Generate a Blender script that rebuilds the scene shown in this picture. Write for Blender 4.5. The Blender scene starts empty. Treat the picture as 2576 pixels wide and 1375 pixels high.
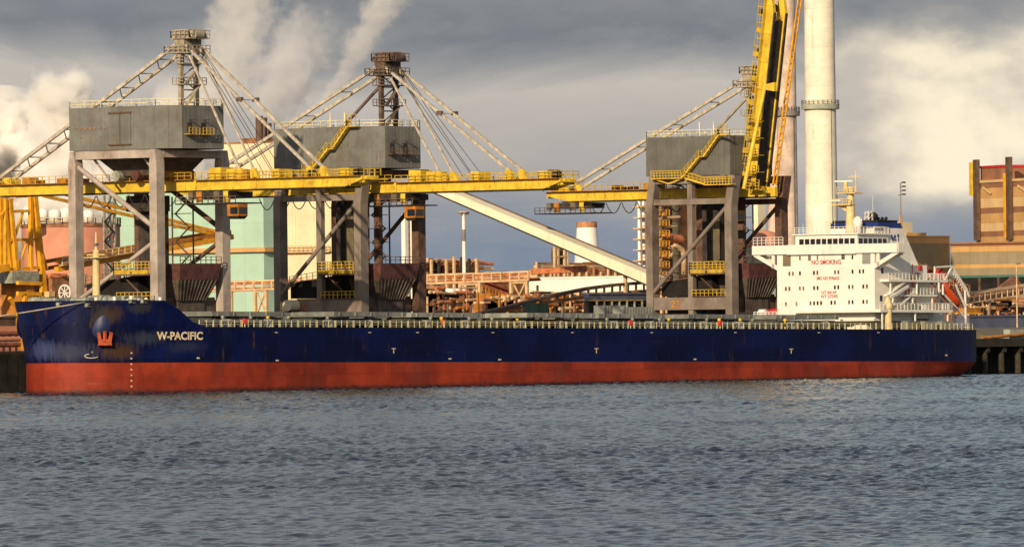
import bpy, math, random
import numpy as np
from mathutils import Vector, Matrix, noise as mnoise
random.seed(7)
D2R = math.radians
scene = bpy.context.scene
COL = scene.collection

# ---------------------------------------------------------------- camera
# X runs along the quay from bow to stern, Y runs inland, Z is up; metres; water at z = 0
TH, FU, ROLL, PITCH = D2R(50.5), 19440.0, D2R(0.65), math.atan((836 - 687.5) / 19440.0)
fh = Vector((math.sin(TH), math.cos(TH), 0)); rh = Vector((math.cos(TH), -math.sin(TH), 0))
FW = fh * math.cos(PITCH) + Vector((0, 0, math.sin(PITCH)))
UP0 = Vector((0, 0, math.cos(PITCH))) - fh * math.sin(PITCH)
RV = rh * math.cos(ROLL) - UP0 * math.sin(ROLL)
UV = UP0 * math.cos(ROLL) + rh * math.sin(ROLL)
CAM = Vector((-873.5, -801.49, 8.6))
cd = bpy.data.cameras.new('camera'); cam = bpy.data.objects.new('camera', cd); COL.objects.link(cam)
cd.sensor_width = 36; cd.lens = FU / 2576 * 36; cd.clip_start = 5; cd.clip_end = 60000
M = Matrix.Identity(4)
for i in range(3):
    M[i][0] = RV[i]; M[i][1] = UV[i]; M[i][2] = -FW[i]; M[i][3] = CAM[i]
cam.matrix_world = M
scene.camera = cam

# survey helpers: where a sight line from the camera meets a plane of the place
def ray(u, v): return FW + RV * ((u - 1288) / FU) - UV * ((v - 687.5) / FU)
def onY(u, v, Y): d = ray(u, v); return CAM + d * ((Y - CAM.y) / d.y)
def onX(u, v, X): d = ray(u, v); return CAM + d * ((X - CAM.x) / d.x)
def uv(p):
    d = Vector(p) - CAM; w = d.dot(FW); return 1288 + FU * d.dot(RV) / w, 687.5 - FU * d.dot(UV) / w

# ---------------------------------------------------------------- light and sky
SUN_EL = D2R(21)
sh = (rh * -0.33 + fh * -0.944).normalized()
to_sun = sh * math.cos(SUN_EL) + Vector((0, 0, math.sin(SUN_EL)))
sd = bpy.data.lights.new('sun', 'SUN'); sd.energy = 5.0; sd.angle = D2R(0.6); sd.color = (1.0, 0.81, 0.56)
sun = bpy.data.objects.new('sun', sd); COL.objects.link(sun)
sun.rotation_euler = (-to_sun).to_track_quat('-Z', 'Y').to_euler(); sun.location = (0, -300, 300)

W = bpy.data.worlds.new('World'); scene.world = W; W.use_nodes = True
wt = W.node_tree; wt.nodes.clear()
def N(t, kind, **kw):
    n = t.nodes.new(kind)
    for k, v in kw.items(): setattr(n, k, v)
    return n
def math_(t, op, a, b=None, c=None):
    n = N(t, 'ShaderNodeMath', operation=op)
    for i, x in enumerate((a, b, c)):
        if x is None: continue
        if isinstance(x, (int, float)): n.inputs[i].default_value = x
        else: t.links.new(x, n.inputs[i])
    return n.outputs[0]
def smooth_(t, x, a, b, lo=0.0, hi=1.0):
    n = N(t, 'ShaderNodeMapRange', interpolation_type='SMOOTHSTEP')
    t.links.new(x, n.inputs[0])
    for i, v in zip((1, 2, 3, 4), (a, b, lo, hi)): n.inputs[i].default_value = v
    return n.outputs[0]
def mixc(t, fac, a, b):
    n = N(t, 'ShaderNodeMix', data_type='RGBA')
    for s, x in ((0, fac), (6, a), (7, b)):
        if isinstance(x, (int, float)): n.inputs[s].default_value = x
        elif isinstance(x, tuple): n.inputs[s].default_value = (*x, 1)
        else: t.links.new(x, n.inputs[s])
    return n.outputs[2]
def ramp_(t, x, stops):
    n = N(t, 'ShaderNodeValToRGB'); el = n.color_ramp.elements
    while len(el) < len(stops): el.new(0.5)
    for e, (p, c) in zip(el, stops): e.position = p; e.color = (*c, 1)
    t.links.new(x, n.inputs[0]); return n.outputs[0]
def fbm(t, vec, scale, detail=6, rough=0.55, dist=0.0):
    n = N(t, 'ShaderNodeTexNoise'); n.inputs['Scale'].default_value = scale
    n.inputs['Detail'].default_value = detail; n.inputs['Roughness'].default_value = rough
    n.inputs['Distortion'].default_value = dist
    if vec is not None: t.links.new(vec, n.inputs['Vector'])
    return n.outputs['Fac']
tc = N(wt, 'ShaderNodeTexCoord')
def wdot(vec):
    n = N(wt, 'ShaderNodeVectorMath', operation='DOT_PRODUCT'); wt.links.new(tc.outputs['Generated'], n.inputs[0])
    n.inputs[1].default_value = vec; return n.outputs['Value']
az = math_(wt, 'ARCTAN2', wdot(rh), wdot(fh))
el = math_(wt, 'ARCSINE', wdot((0, 0, 1)))
def wvec(sx, sy, oz):
    n = N(wt, 'ShaderNodeCombineXYZ')
    wt.links.new(math_(wt, 'MULTIPLY', az, sx), n.inputs[0]); wt.links.new(math_(wt, 'MULTIPLY', el, sy), n.inputs[1])
    n.inputs[2].default_value = oz; return n.outputs[0]
sky = N(wt, 'ShaderNodeTexSky', sky_type='NISHITA'); sky.sun_disc = False
sky.sun_elevation = SUN_EL; sky.sun_rotation = math.atan2(to_sun.x, to_sun.y)
sky.air_density = 1.2; sky.dust_density = 1.5
nsk = N(wt, 'ShaderNodeVectorMath', operation='SCALE'); wt.links.new(sky.outputs[0], nsk.inputs[0]); nsk.inputs['Scale'].default_value = 0.10
# broken grey cloud over the whole sky
nb = fbm(wt, wvec(2.2, 4.5, 3.1), 1.0, 8, 0.6)
grey = mixc(wt, fbm(wt, wvec(6, 14, 9.0), 1.0, 7, 0.6), (0.25, 0.265, 0.29), (0.50, 0.495, 0.50))
high = mixc(wt, smooth_(wt, nb, 0.40, 0.57), nsk.outputs[0], grey)
# low cloud layers over the horizon
n1 = fbm(wt, wvec(17, 60, 1.7), 1.0, 8, 0.58, 0.6)
e1 = math_(wt, 'MULTIPLY_ADD', math_(wt, 'SUBTRACT', n1, 0.5), 0.026, el)
e1 = math_(wt, 'DIVIDE', e1, 0.06)
low = ramp_(wt, e1, [(0.0, (0.22, 0.27, 0.35)), (0.12, (0.20, 0.255, 0.34)), (0.22, (0.26, 0.295, 0.35)), (0.36, (0.43, 0.405, 0.38)),
                     (0.54, (0.56, 0.515, 0.46)), (0.62, (0.33, 0.33, 0.33)), (0.70, (0.195, 0.215, 0.24)), (0.84, (0.27, 0.285, 0.31)), (1.0, (0.36, 0.38, 0.42))])
fine = fbm(wt, wvec(70, 150, 4.2), 1.0, 6, 0.6)
low = mixc(wt, smooth_(wt, fine, 0.35, 0.8, 0.0, 0.25), low, (0.42, 0.39, 0.37))
skyc = mixc(wt, smooth_(wt, el, 0.05, 0.13), low, high)
# sunlit cumulus banks low over the horizon, either side of the line of sight
band = math_(wt, 'MULTIPLY', smooth_(wt, el, 0.010, 0.024), smooth_(wt, el, 0.030, 0.046, 1.0, 0.0))
bias = math_(wt, 'MULTIPLY', smooth_(wt, az, 0.026, 0.056), band)
n2 = fbm(wt, wvec(46, 80, 7.7), 1.0, 7, 0.52, 0.15)
cm = smooth_(wt, math_(wt, 'MULTIPLY_ADD', bias, 0.66, n2), 0.62, 1.0)
ccol = mixc(wt, smooth_(wt, fbm(wt, wvec(60, 90, 2.2), 1.0, 6, 0.52, 0.1), 0.32, 0.64), (0.56, 0.51, 0.44), (1.0, 0.88, 0.66))
skyc = mixc(wt, cm, skyc, ccol)
bg = N(wt, 'ShaderNodeBackground'); wt.links.new(skyc, bg.inputs[0]); bg.inputs[1].default_value = 1.0
wo = N(wt, 'ShaderNodeOutputWorld'); wt.links.new(bg.outputs[0], wo.inputs[0])
scene.view_settings.view_transform = 'Standard'; scene.view_settings.look = 'None'
scene.view_settings.exposure = 0.0; scene.view_settings.gamma = 1.0
scene.cycles.volume_step_rate = 1.0; scene.cycles.volume_max_steps = 128; scene.cycles.volume_bounces = 8
scene.cycles.max_bounces = 10; scene.cycles.use_denoising = True

# ---------------------------------------------------------------- materials
MAT = {}
def mat(name, col, rough=0.6, var=0.18, dirt=None, damt=0.35, scale=0.35, streak=4.0, metal=0.0, spec=0.4, bump=0.0, objvar=0.0, corr=None, dirt2=None, d2=0.0, plates=None, blobs=(), rust=0.0, scrape=None, slime=None):
    """weathered paint: colour varied by noise, dirt or rust in streaks that run down"""
    m = bpy.data.materials.new(name); m.use_nodes = True; t = m.node_tree
    b = t.nodes['Principled BSDF']; b.inputs['Roughness'].default_value = rough; b.inputs['Metallic'].default_value = metal
    b.inputs['Specular IOR Level'].default_value = spec
    g = N(t, 'ShaderNodeNewGeometry')
    def stretched(sx, sy, sz):
        n = N(t, 'ShaderNodeVectorMath', operation='MULTIPLY'); t.links.new(g.outputs['Position'], n.inputs[0]); n.inputs[1].default_value = (sx, sy, sz); return n.outputs[0]
    n = fbm(t, stretched(1, 1, 1), scale, 6, 0.65)
    lo = tuple(max(0, c * (1 - 2 * var)) for c in col); hi = tuple(min(1, c * (1 + var)) for c in col)
    c = mixc(t, smooth_(t, n, 0.3, 0.7), lo, hi)
    if objvar:
        oi = N(t, 'ShaderNodeObjectInfo')
        h = N(t, 'ShaderNodeHueSaturation'); t.links.new(c, h.inputs['Color'])
        t.links.new(smooth_(t, oi.outputs['Random'], 0, 1, 1 - objvar, 1 + objvar), h.inputs['Value']); c = h.outputs[0]
    if dirt:
        s = fbm(t, stretched(1.6, 1.6, 1.6 / streak), 1.0 * max(scale, 0.3), 7, 0.7, 0.3)
        c = mixc(t, smooth_(t, s, 0.66 - 0.28 * damt, 0.80 - 0.1 * damt, 0, min(1, damt * 2.2)), c, dirt)
    if dirt2:
        s = fbm(t, stretched(0.5, 0.5, 0.25), 0.22, 8, 0.7, 0.8)
        c = mixc(t, smooth_(t, s, 0.52, 0.68, 0, d2), c, dirt2)
    if plates:          # shell plating: each plate a shade apart, weld seams between
        pc = N(t, 'ShaderNodeCombineXYZ'); px = N(t, 'ShaderNodeSeparateXYZ'); t.links.new(g.outputs['Position'], px.inputs[0])
        t.links.new(px.outputs[0], pc.inputs[0]); t.links.new(px.outputs[2], pc.inputs[1])
        bk = N(t, 'ShaderNodeTexBrick'); t.links.new(pc.outputs[0], bk.inputs['Vector']); bk.inputs['Scale'].default_value = 1.0
        bk.inputs['Brick Width'].default_value = plates[0]; bk.inputs['Row Height'].default_value = plates[1]; bk.inputs['Mortar Size'].default_value = 0.035
        bk.inputs['Color1'].default_value = (0.78, 0.78, 0.78, 1); bk.inputs['Color2'].default_value = (1.18, 1.18, 1.18, 1); bk.inputs['Mortar'].default_value = (0.62, 0.62, 0.6, 1)
        mm = N(t, 'ShaderNodeMix', data_type='RGBA', blend_type='MULTIPLY'); mm.inputs[0].default_value = 0.9
        t.links.new(c, mm.inputs[6]); t.links.new(bk.outputs['Color'], mm.inputs[7]); c = mm.outputs[2]
    if rust:            # thin rust runs
        s = fbm(t, stretched(1.3, 1.3, 0.10), 1.0, 5, 0.7, 0.2)
        s2 = fbm(t, stretched(0.12, 0.12, 0.3), 1.0, 4, 0.6)
        c = mixc(t, math_(t, 'MULTIPLY', smooth_(t, s, 0.56, 0.70), smooth_(t, s2, 0.45, 0.62, 0, rust)), c, (0.075, 0.036, 0.018))
    if scrape:          # long fore-and-aft rub marks
        s = fbm(t, stretched(0.10, 0.10, 2.2), 1.0, 6, 0.72, 0.1)
        s2 = fbm(t, stretched(0.05, 0.05, 0.5), 1.0, 3, 0.6)
        c = mixc(t, math_(t, 'MULTIPLY', smooth_(t, s, 0.58, 0.72), smooth_(t, s2, 0.48, 0.64, 0, scrape[1])), c, scrape[0])
    if slime:           # weed and oil stain along the waterline
        sz_ = N(t, 'ShaderNodeSeparateXYZ'); t.links.new(g.outputs['Position'], sz_.inputs[0])
        e = math_(t, 'ADD', sz_.outputs[2], math_(t, 'MULTIPLY', math_(t, 'SUBTRACT', fbm(t, stretched(0.5, 0.5, 0.2), 1.0, 6, 0.65), 0.5), 1.3))
        c = mixc(t, smooth_(t, e, 0.1, 0.75, slime[1], 0), c, slime[0])
    for (bx, by, bz, rx, rz_, bcol, amt) in blobs:      # stains with a place of their own
        dv = N(t, 'ShaderNodeVectorMath', operation='SUBTRACT'); t.links.new(g.outputs['Position'], dv.inputs[0]); dv.inputs[1].default_value = (bx, by, bz)
        ds = N(t, 'ShaderNodeVectorMath', operation='MULTIPLY'); t.links.new(dv.outputs[0], ds.inputs[0]); ds.inputs[1].default_value = (1 / rx, 0.5 / rx, 1 / rz_)
        dl = N(t, 'ShaderNodeVectorMath', operation='LENGTH'); t.links.new(ds.outputs[0], dl.inputs[0])
        nn = fbm(t, stretched(2.0, 2.0, 0.28), 1.0, 8, 0.75, 0.3)
        mk = smooth_(t, math_(t, 'ADD', math_(t, 'SUBTRACT', 1.0, dl.outputs['Value']), math_(t, 'MULTIPLY', math_(t, 'SUBTRACT', nn, 0.5), 1.8)), 0.1, 0.8, 0, amt)
        c = mixc(t, mk, c, bcol)
    t.links.new(c, b.inputs['Base Color'])
    if corr:            # profiled sheet cladding
        cx = N(t, 'ShaderNodeSeparateXYZ'); t.links.new(g.outputs['Position'], cx.inputs[0])
        ph = math_(t, 'MULTIPLY', math_(t, 'MULTIPLY_ADD', cx.outputs[1], 1.37, cx.outputs[0]), 2 * math.pi / corr)
        cb_ = N(t, 'ShaderNodeBump'); cb_.inputs['Strength'].default_value = 0.35; cb_.inputs['Distance'].default_value = 0.025
        t.links.new(math_(t, 'SINE', ph), cb_.inputs['Height']); t.links.new(cb_.outputs[0], b.inputs['Normal'])
    if bump:
        bp = N(t, 'ShaderNodeBump'); bp.inputs['Strength'].default_value = bump; bp.inputs['Distance'].default_value = 0.1
        t.links.new(fbm(t, stretched(1, 1, 1), 2.0, 5, 0.7), bp.inputs['Height']); t.links.new(bp.outputs[0], b.inputs['Normal'])
    MAT[name] = m; return m
RUST = (0.16, 0.06, 0.025); SOOT = (0.03, 0.025, 0.02); GRIME = (0.09, 0.075, 0.06)
mat('navy', (0.0022, 0.0062, 0.05), 0.5, 0.2, (0.012, 0.011, 0.012), 0.34, 0.10, 6, spec=0.12, plates=(9.5, 2.6), rust=0.9, scrape=((0.05, 0.05, 0.06), 0.7))
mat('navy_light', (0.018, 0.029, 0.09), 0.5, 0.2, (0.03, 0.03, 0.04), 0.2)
mat('bottom_red', (0.31, 0.036, 0.014), 0.6, 0.20, (0.12, 0.028, 0.02), 0.46, 0.14, 3, spec=0.2, dirt2=(0.20, 0.045, 0.03), d2=0.6, plates=(9.5, 2.3), rust=0.5, scrape=((0.34, 0.17, 0.13), 0.6), slime=((0.045, 0.02, 0.014), 0.9))
mat('ship_white', (0.74, 0.70, 0.62), 0.45, 0.05, (0.5, 0.42, 0.32), 0.12, 0.4, 8)
mat('mark_white', (0.72, 0.58, 0.38), 0.6, 0.15, (0.32, 0.12, 0.05), 0.35, 1.5, 1)
mat('letter_red', (0.38, 0.03, 0.035), 0.6, 0.15)
mat('funnel_blue', (0.008, 0.03, 0.17), 0.45, 0.12)
mat('black', (0.010, 0.009, 0.009), 0.7, 0.3)
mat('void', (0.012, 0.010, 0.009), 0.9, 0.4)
mat('glass', (0.012, 0.012, 0.02), 0.08, 0.3, spec=0.6)
mat('blind', (0.16, 0.14, 0.12), 0.5, 0.3, objvar=0.6)
mat('hatch_grey', (0.22, 0.225, 0.20), 0.7, 0.2, RUST, 0.35, 0.5, 3, objvar=0.15)
mat('coaming', (0.035, 0.04, 0.032), 0.8, 0.3, RUST, 0.35, 0.5, 3)
mat('deck_green', (0.03, 0.05, 0.033), 0.8, 0.3, RUST, 0.4, 0.5, 1)
mat('rail_cream', (0.72, 0.63, 0.36), 0.6, 0.15, RUST, 0.2, 2)
mat('mast_cream', (0.66, 0.50, 0.24), 0.55, 0.12, RUST, 0.25, 0.8, 5)
mat('gear_grey', (0.30, 0.31, 0.25), 0.6, 0.25, RUST, 0.3, 1)
mat('anchor_orange', (0.40, 0.07, 0.018), 0.7, 0.25, RUST, 0.3, 1)
mat('boat_orange', (0.75, 0.085, 0.012), 0.35, 0.06)
mat('red', (0.50, 0.02, 0.02), 0.5, 0.12)
mat('valve_yellow', (0.72, 0.48, 0.03), 0.5, 0.12)
mat('rope', (0.42, 0.36, 0.26), 0.9, 0.2)
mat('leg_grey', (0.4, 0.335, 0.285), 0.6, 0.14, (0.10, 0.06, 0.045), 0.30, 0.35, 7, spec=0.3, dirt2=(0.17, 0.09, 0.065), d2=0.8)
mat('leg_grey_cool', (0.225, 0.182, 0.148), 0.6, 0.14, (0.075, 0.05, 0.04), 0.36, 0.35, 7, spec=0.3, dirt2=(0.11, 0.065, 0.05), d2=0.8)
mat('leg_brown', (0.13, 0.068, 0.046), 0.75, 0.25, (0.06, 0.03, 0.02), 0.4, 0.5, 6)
mat('house_grey', (0.165, 0.162, 0.145), 0.62, 0.14, (0.20, 0.115, 0.06), 0.42, 0.30, 9, spec=0.35, objvar=0.05, dirt2=(0.10, 0.085, 0.065), d2=0.5, rust=0.7, corr=0.9)
mat('house_grey_cool', (0.125, 0.12, 0.105), 0.62, 0.10, (0.14, 0.085, 0.05), 0.30, 0.30, 9, spec=0.35, objvar=0.05, rust=0.5, corr=0.9)
mat('crane_yellow', (0.70, 0.465, 0.04), 0.5, 0.14, (0.16, 0.085, 0.02), 0.42, 0.5, 2, spec=0.35, dirt2=(0.50, 0.30, 0.02), d2=0.6)
mat('rail_yellow', (0.5, 0.33, 0.03), 0.6, 0.15, RUST, 0.3, 1)
mat('stay_pale', (0.47, 0.41, 0.33), 0.6, 0.2, (0.14, 0.08, 0.06), 0.45, 1.1, 1)
mat('mast_rust', (0.13, 0.085, 0.062), 0.75, 0.3, (0.05, 0.025, 0.02), 0.4, 0.8, 3)
mat('mast_grey', (0.34, 0.29, 0.21), 0.65, 0.2, RUST, 0.4, 0.8, 4)
mat('dark_steel', (0.040, 0.030, 0.024), 0.75, 0.35, (0.08, 0.04, 0.02), 0.35, 0.8)
mat('hopper_red', (0.11, 0.040, 0.032), 0.75, 0.25, SOOT, 0.4, 0.6, 3)
mat('hopper_brown', (0.105, 0.078, 0.060), 0.8, 0.25, SOOT, 0.4, 0.6, 5)
mat('ochre', (0.8, 0.36, 0.015), 0.55, 0.15, RUST, 0.30, 0.6, 3)
mat('ochre_deep', (0.45, 0.17, 0.02), 0.6, 0.2, RUST, 0.35, 0.6, 3)
mat('teal', (0.4, 0.58, 0.46), 0.6, 0.06, (0.34, 0.42, 0.33), 0.25, 0.12, 8)
mat('cream', (0.74, 0.64, 0.42), 0.6, 0.06, (0.42, 0.33, 0.2), 0.15, 0.2, 8, objvar=0.05)
mat('cream_bright', (0.82, 0.73, 0.52), 0.55, 0.05, (0.5, 0.38, 0.22), 0.10, 0.3, 8, objvar=0.04)
mat('plant_white', (0.82, 0.78, 0.70), 0.5, 0.05, (0.5, 0.38, 0.25), 0.12, 0.3, 6, objvar=0.03)
mat('salmon', (0.58, 0.24, 0.15), 0.7, 0.10, (0.40, 0.20, 0.13), 0.3, 0.15, 5)
mat('ore_red', (0.235, 0.075, 0.042), 0.9, 0.25, (0.12, 0.05, 0.035), 0.3, 0.4, 1, bump=0.4)
mat('ore_brown', (0.185, 0.085, 0.05), 0.9, 0.25, (0.08, 0.045, 0.03), 0.3, 0.3, 1, bump=0.4)
mat('steel_sand', (0.66, 0.44, 0.24), 0.65, 0.15, RUST, 0.35, 0.6, 3)
mat('belt_red', (0.52, 0.17, 0.07), 0.75, 0.25, RUST, 0.4, 0.7, 2, objvar=0.2)
mat('rust_plate', (0.4, 0.18, 0.08), 0.8, 0.3, (0.15, 0.06, 0.03), 0.4, 0.5, 2, objvar=0.15)
mat('silo_brick', (0.56, 0.24, 0.09), 0.8, 0.14, (0.30, 0.13, 0.06), 0.35, 0.5, 2, objvar=0.1)
mat('olive_dark', (0.15, 0.12, 0.07), 0.75, 0.2, RUST, 0.3, 0.4, 4)
mat('concrete_pale', (0.80, 0.73, 0.58), 0.8, 0.08, (0.46, 0.37, 0.27), 0.40, 0.20, 5, objvar=0.04, bump=0.1, rust=0.25)
mat('concrete_pink', (0.64, 0.50, 0.40), 0.85, 0.16, (0.24, 0.13, 0.095), 0.45, 0.22, 4, objvar=0.06, bump=0.1)
mat('ring_green', (0.34, 0.36, 0.28), 0.7, 0.12, RUST, 0.2, 0.5)
mat('band_cream', (0.68, 0.45, 0.21), 0.65, 0.06, GRIME, 0.15, 0.2, 5, objvar=0.05)
mat('band_orange', (0.56, 0.32, 0.12), 0.65, 0.07, GRIME, 0.15, 0.2, 5, objvar=0.05)
mat('band_brown', (0.29, 0.13, 0.065), 0.65, 0.1, GRIME, 0.15, 0.2, 5, objvar=0.05)
mat('hall_olive', (0.285, 0.225, 0.135), 0.7, 0.06, GRIME, 0.15, 0.2, 6, objvar=0.05)
mat('hall_teal', (0.05, 0.16, 0.14), 0.6, 0.1)
mat('duct_brown', (0.12, 0.07, 0.045), 0.7, 0.2, SOOT, 0.3, 0.5, 4)
mat('blue_grey', (0.115, 0.125, 0.185), 0.55, 0.12, GRIME, 0.25, 0.4, 4, objvar=0.1)
mat('container_grey', (0.24, 0.25, 0.225), 0.6, 0.1, RUST, 0.2, 0.5, 4, objvar=0.1)
mat('container_green', (0.06, 0.115, 0.085), 0.6, 0.15, RUST, 0.2, 0.5, 4)
mat('container_blue', (0.02, 0.085, 0.13), 0.6, 0.15, RUST, 0.2, 0.5, 4)
mat('quay_concrete', (0.03, 0.025, 0.019), 0.9, 0.25, (0.05, 0.045, 0.03), 0.4, 0.4, 3, bump=0.3)
mat('quay_dark', (0.018, 0.015, 0.012), 0.9, 0.4, (0.04, 0.035, 0.02), 0.3, 0.5, 3)
mat('pile', (0.05, 0.042, 0.026), 0.9, 0.3, (0.02, 0.025, 0.012), 0.5, 0.8, 5)
mat('yard', (0.1, 0.065, 0.047), 0.95, 0.2, (0.08, 0.06, 0.05), 0.4, 0.05, 1, bump=0.3)
mat('lamp_metal', (0.22, 0.20, 0.18), 0.5, 0.15)
mat('gull', (0.10, 0.09, 0.085), 0.8, 0.2)

# ---------------------------------------------------------------- mesh helpers
ORG = {}
def tag(o, label=None, cat=None, group=None, kind=None):
    if label: o['label'] = label
    if cat: o['category'] = cat
    if group: o['group'] = group
    if kind: o['kind'] = kind
    return o
def thing(name, label, cat, loc=(0, 0, 0), group=None, local=False):
    o = bpy.data.objects.new(name, None); COL.objects.link(o); o.location = loc; o.empty_display_size = 1
    ORG[o.name] = Vector((0, 0, 0)) if local else Vector(loc)
    return tag(o, label, cat, group)
class MB:
    def __init__(s, T=None): s.v = []; s.f = []; s.T = T
    def add(s, vs, fs):
        n = len(s.v)
        s.v += [tuple(s.T @ Vector(p)) if s.T else tuple(p) for p in vs]
        s.f += [tuple(i + n for i in f) for f in fs]; return s
    def box(s, x0, x1, y0, y1, z0, z1):
        return s.add([(x0,y0,z0),(x1,y0,z0),(x1,y1,z0),(x0,y1,z0),(x0,y0,z1),(x1,y0,z1),(x1,y1,z1),(x0,y1,z1)],
                     [(3,2,1,0),(4,5,6,7),(0,1,5,4),(1,2,6,5),(2,3,7,6),(3,0,4,7)])
    def beam(s, p, q, w, h=None, up=(0, 0, 1)):
        p, q = Vector(p), Vector(q); h = h or w; d = (q - p).normalized(); up = Vector(up)
        if abs(d.dot(up)) > 0.97: up = Vector((0, 1, 0))
        a = d.cross(up).normalized() * w / 2; b = a.cross(d).normalized() * h / 2
        vs = [e + i * a + j * b for e in (p, q) for i, j in ((-1, -1), (1, -1), (1, 1), (-1, 1))]
        return s.add(vs, [(0,1,2,3),(7,6,5,4),(0,4,5,1),(1,5,6,2),(2,6,7,3),(3,7,4,0)])
    def tube(s, p, q, r0, r1=None, n=8, cap=True):
        p, q = Vector(p), Vector(q); r1 = r0 if r1 is None else r1; d = (q - p).normalized()
        up = Vector((0, 0, 1)) if abs(d.z) < 0.97 else Vector((1, 0, 0))
        a = d.cross(up).normalized(); b = a.cross(d)
        vs = [e + r * (a * math.cos(2*math.pi*k/n) + b * math.sin(2*math.pi*k/n)) for e, r in ((p, r0), (q, r1)) for k in range(n)]
        fs = [(k, (k+1) % n, n + (k+1) % n, n + k) for k in range(n)]
        if cap: fs += [tuple(range(n))[::-1], tuple(range(n, 2*n))]
        return s.add(vs, fs)
    def path(s, pts, r, n=6):
        """one continuous tube along points"""
        pts = [Vector(p) for p in pts]; vs = []; m = len(pts)
        for i, p in enumerate(pts):
            d = (pts[min(i+1, m-1)] - pts[max(i-1, 0)]).normalized()
            up = Vector((0, 0, 1)) if abs(d.z) < 0.95 else Vector((1, 0, 0))
            a = d.cross(up).normalized(); b = a.cross(d)
            vs += [p + r * (a * math.cos(2*math.pi*k/n) + b * math.sin(2*math.pi*k/n)) for k in range(n)]
        fs = [(i*n+k, i*n+(k+1) % n, (i+1)*n+(k+1) % n, (i+1)*n+k) for i in range(m-1) for k in range(n)]
        fs += [tuple(range(n))[::-1], tuple(range((m-1)*n, m*n))]
        return s.add(vs, fs)
    def lathe(s, prof, c=(0, 0, 0), n=32, cap=True):
        c = Vector(c); m = len(prof)
        vs = [c + Vector((r * math.cos(2*math.pi*k/n), r * math.sin(2*math.pi*k/n), z)) for r, z in prof for k in range(n)]
        fs = [(i*n+k, i*n+(k+1) % n, (i+1)*n+(k+1) % n, (i+1)*n+k) for i in range(m-1) for k in range(n)]
        if cap: fs += [tuple(range(n))[::-1], tuple(range((m-1)*n, m*n))]
        return s.add(vs, fs)
    def prism(s, poly, off):
        """polygon of 3-D points pushed along a vector"""
        n = len(poly); poly = [Vector(p) for p in poly]; off = Vector(off)
        return s.add(poly + [p + off for p in poly], [tuple(range(n))[::-1], tuple(range(n, 2*n))] + [(k, (k+1) % n, n + (k+1) % n, n + k) for k in range(n)])
    def quadfrustum(s, b, t):
        """b, t: (x0,x1,y0,y1,z)"""
        vs = [(x, y, q[4]) for q in (b, t) for x, y in ((q[0], q[2]), (q[1], q[2]), (q[1], q[3]), (q[0], q[3]))]
        return s.add(vs, [(3,2,1,0),(4,5,6,7),(0,1,5,4),(1,2,6,5),(2,3,7,6),(3,0,4,7)])
    def mesh(s, name, m, off=Vector((0, 0, 0)), smooth=False):
        me = bpy.data.meshes.new(name); me.from_pydata([tuple(Vector(p) - off) for p in s.v], [], s.f); me.update()
        if smooth:
            me.polygons.foreach_set('use_smooth', [True] * len(me.polygons))
            if smooth != 'all': me.set_sharp_from_angle(angle=D2R(40))
        me.materials.append(MAT[m] if isinstance(m, str) else m); return me
    def build(s, name, m, parent=None, smooth=False, **kw):
        if not s.v: return None
        if parent is not None: off = ORG[parent.name]; loc = Vector((0, 0, 0))
        else:
            a = np.array(s.v); off = Vector(((a[:,0].min()+a[:,0].max())/2, (a[:,1].min()+a[:,1].max())/2, a[:,2].min())); loc = off
        o = bpy.data.objects.new(name, s.mesh(name, m, off, smooth)); COL.objects.link(o); o.location = loc
        if parent is not None: o.parent = parent
        ORG[o.name] = off
        return tag(o, **kw)
def part(parent, name, m, fn, *a, smooth=False, T=None, **kw):
    b = MB(T); fk = {k: kw.pop(k) for k in ('n', 'cap', 'up') if k in kw}; getattr(b, fn)(*a, **fk); return b.build(name, m, parent, smooth, **kw)
def railing(parent, pts, m='rail_yellow', h=1.1, step=1.6, r=0.035, name='railing', mids=1, T=None, base=0.0):
    """handrail with posts; too fine to pick the posts apart"""
    b = MB(T); pts = [Vector(p) for p in pts]
    for p, q in zip(pts, pts[1:]):
        L = (q - p).length; n = max(1, round(L / step))
        for i in range(mids + 1):
            z = Vector((0, 0, h * (i + 1) / (mids + 1))); b.beam(p + z, q + z, r * 2)
        for i in range(n + 1):
            x = p.lerp(q, i / n); b.beam(x, x + Vector((0, 0, h)), r * 2.2)
    return b.build(name, m, parent, kind='stuff')
def text_mesh(txt, width, height, bold=0.012):
    """built-in lettering scaled to width x height, lying in local x (along) and y (up)"""
    c = bpy.data.curves.new('t', 'FONT'); c.body = txt; c.offset = bold; c.resolution_u = 3
    o = bpy.data.objects.new('t', c); COL.objects.link(o)
    me = bpy.data.meshes.new_from_object(o.evaluated_get(bpy.context.evaluated_depsgraph_get()))
    bpy.data.objects.remove(o); bpy.data.curves.remove(c)
    v = np.array([tuple(x.co) for x in me.vertices]); f = [tuple(p.vertices) for p in me.polygons]
    bpy.data.meshes.remove(me)
    mn, mx = v.min(0), v.max(0)
    v[:, 0] = (v[:, 0] - mn[0]) / (mx[0] - mn[0]) * width; v[:, 1] = (v[:, 1] - mn[1]) / (mx[1] - mn[1]) * height
    return v, f
QZ = 6.5   # quay level
STEAM = True

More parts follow.
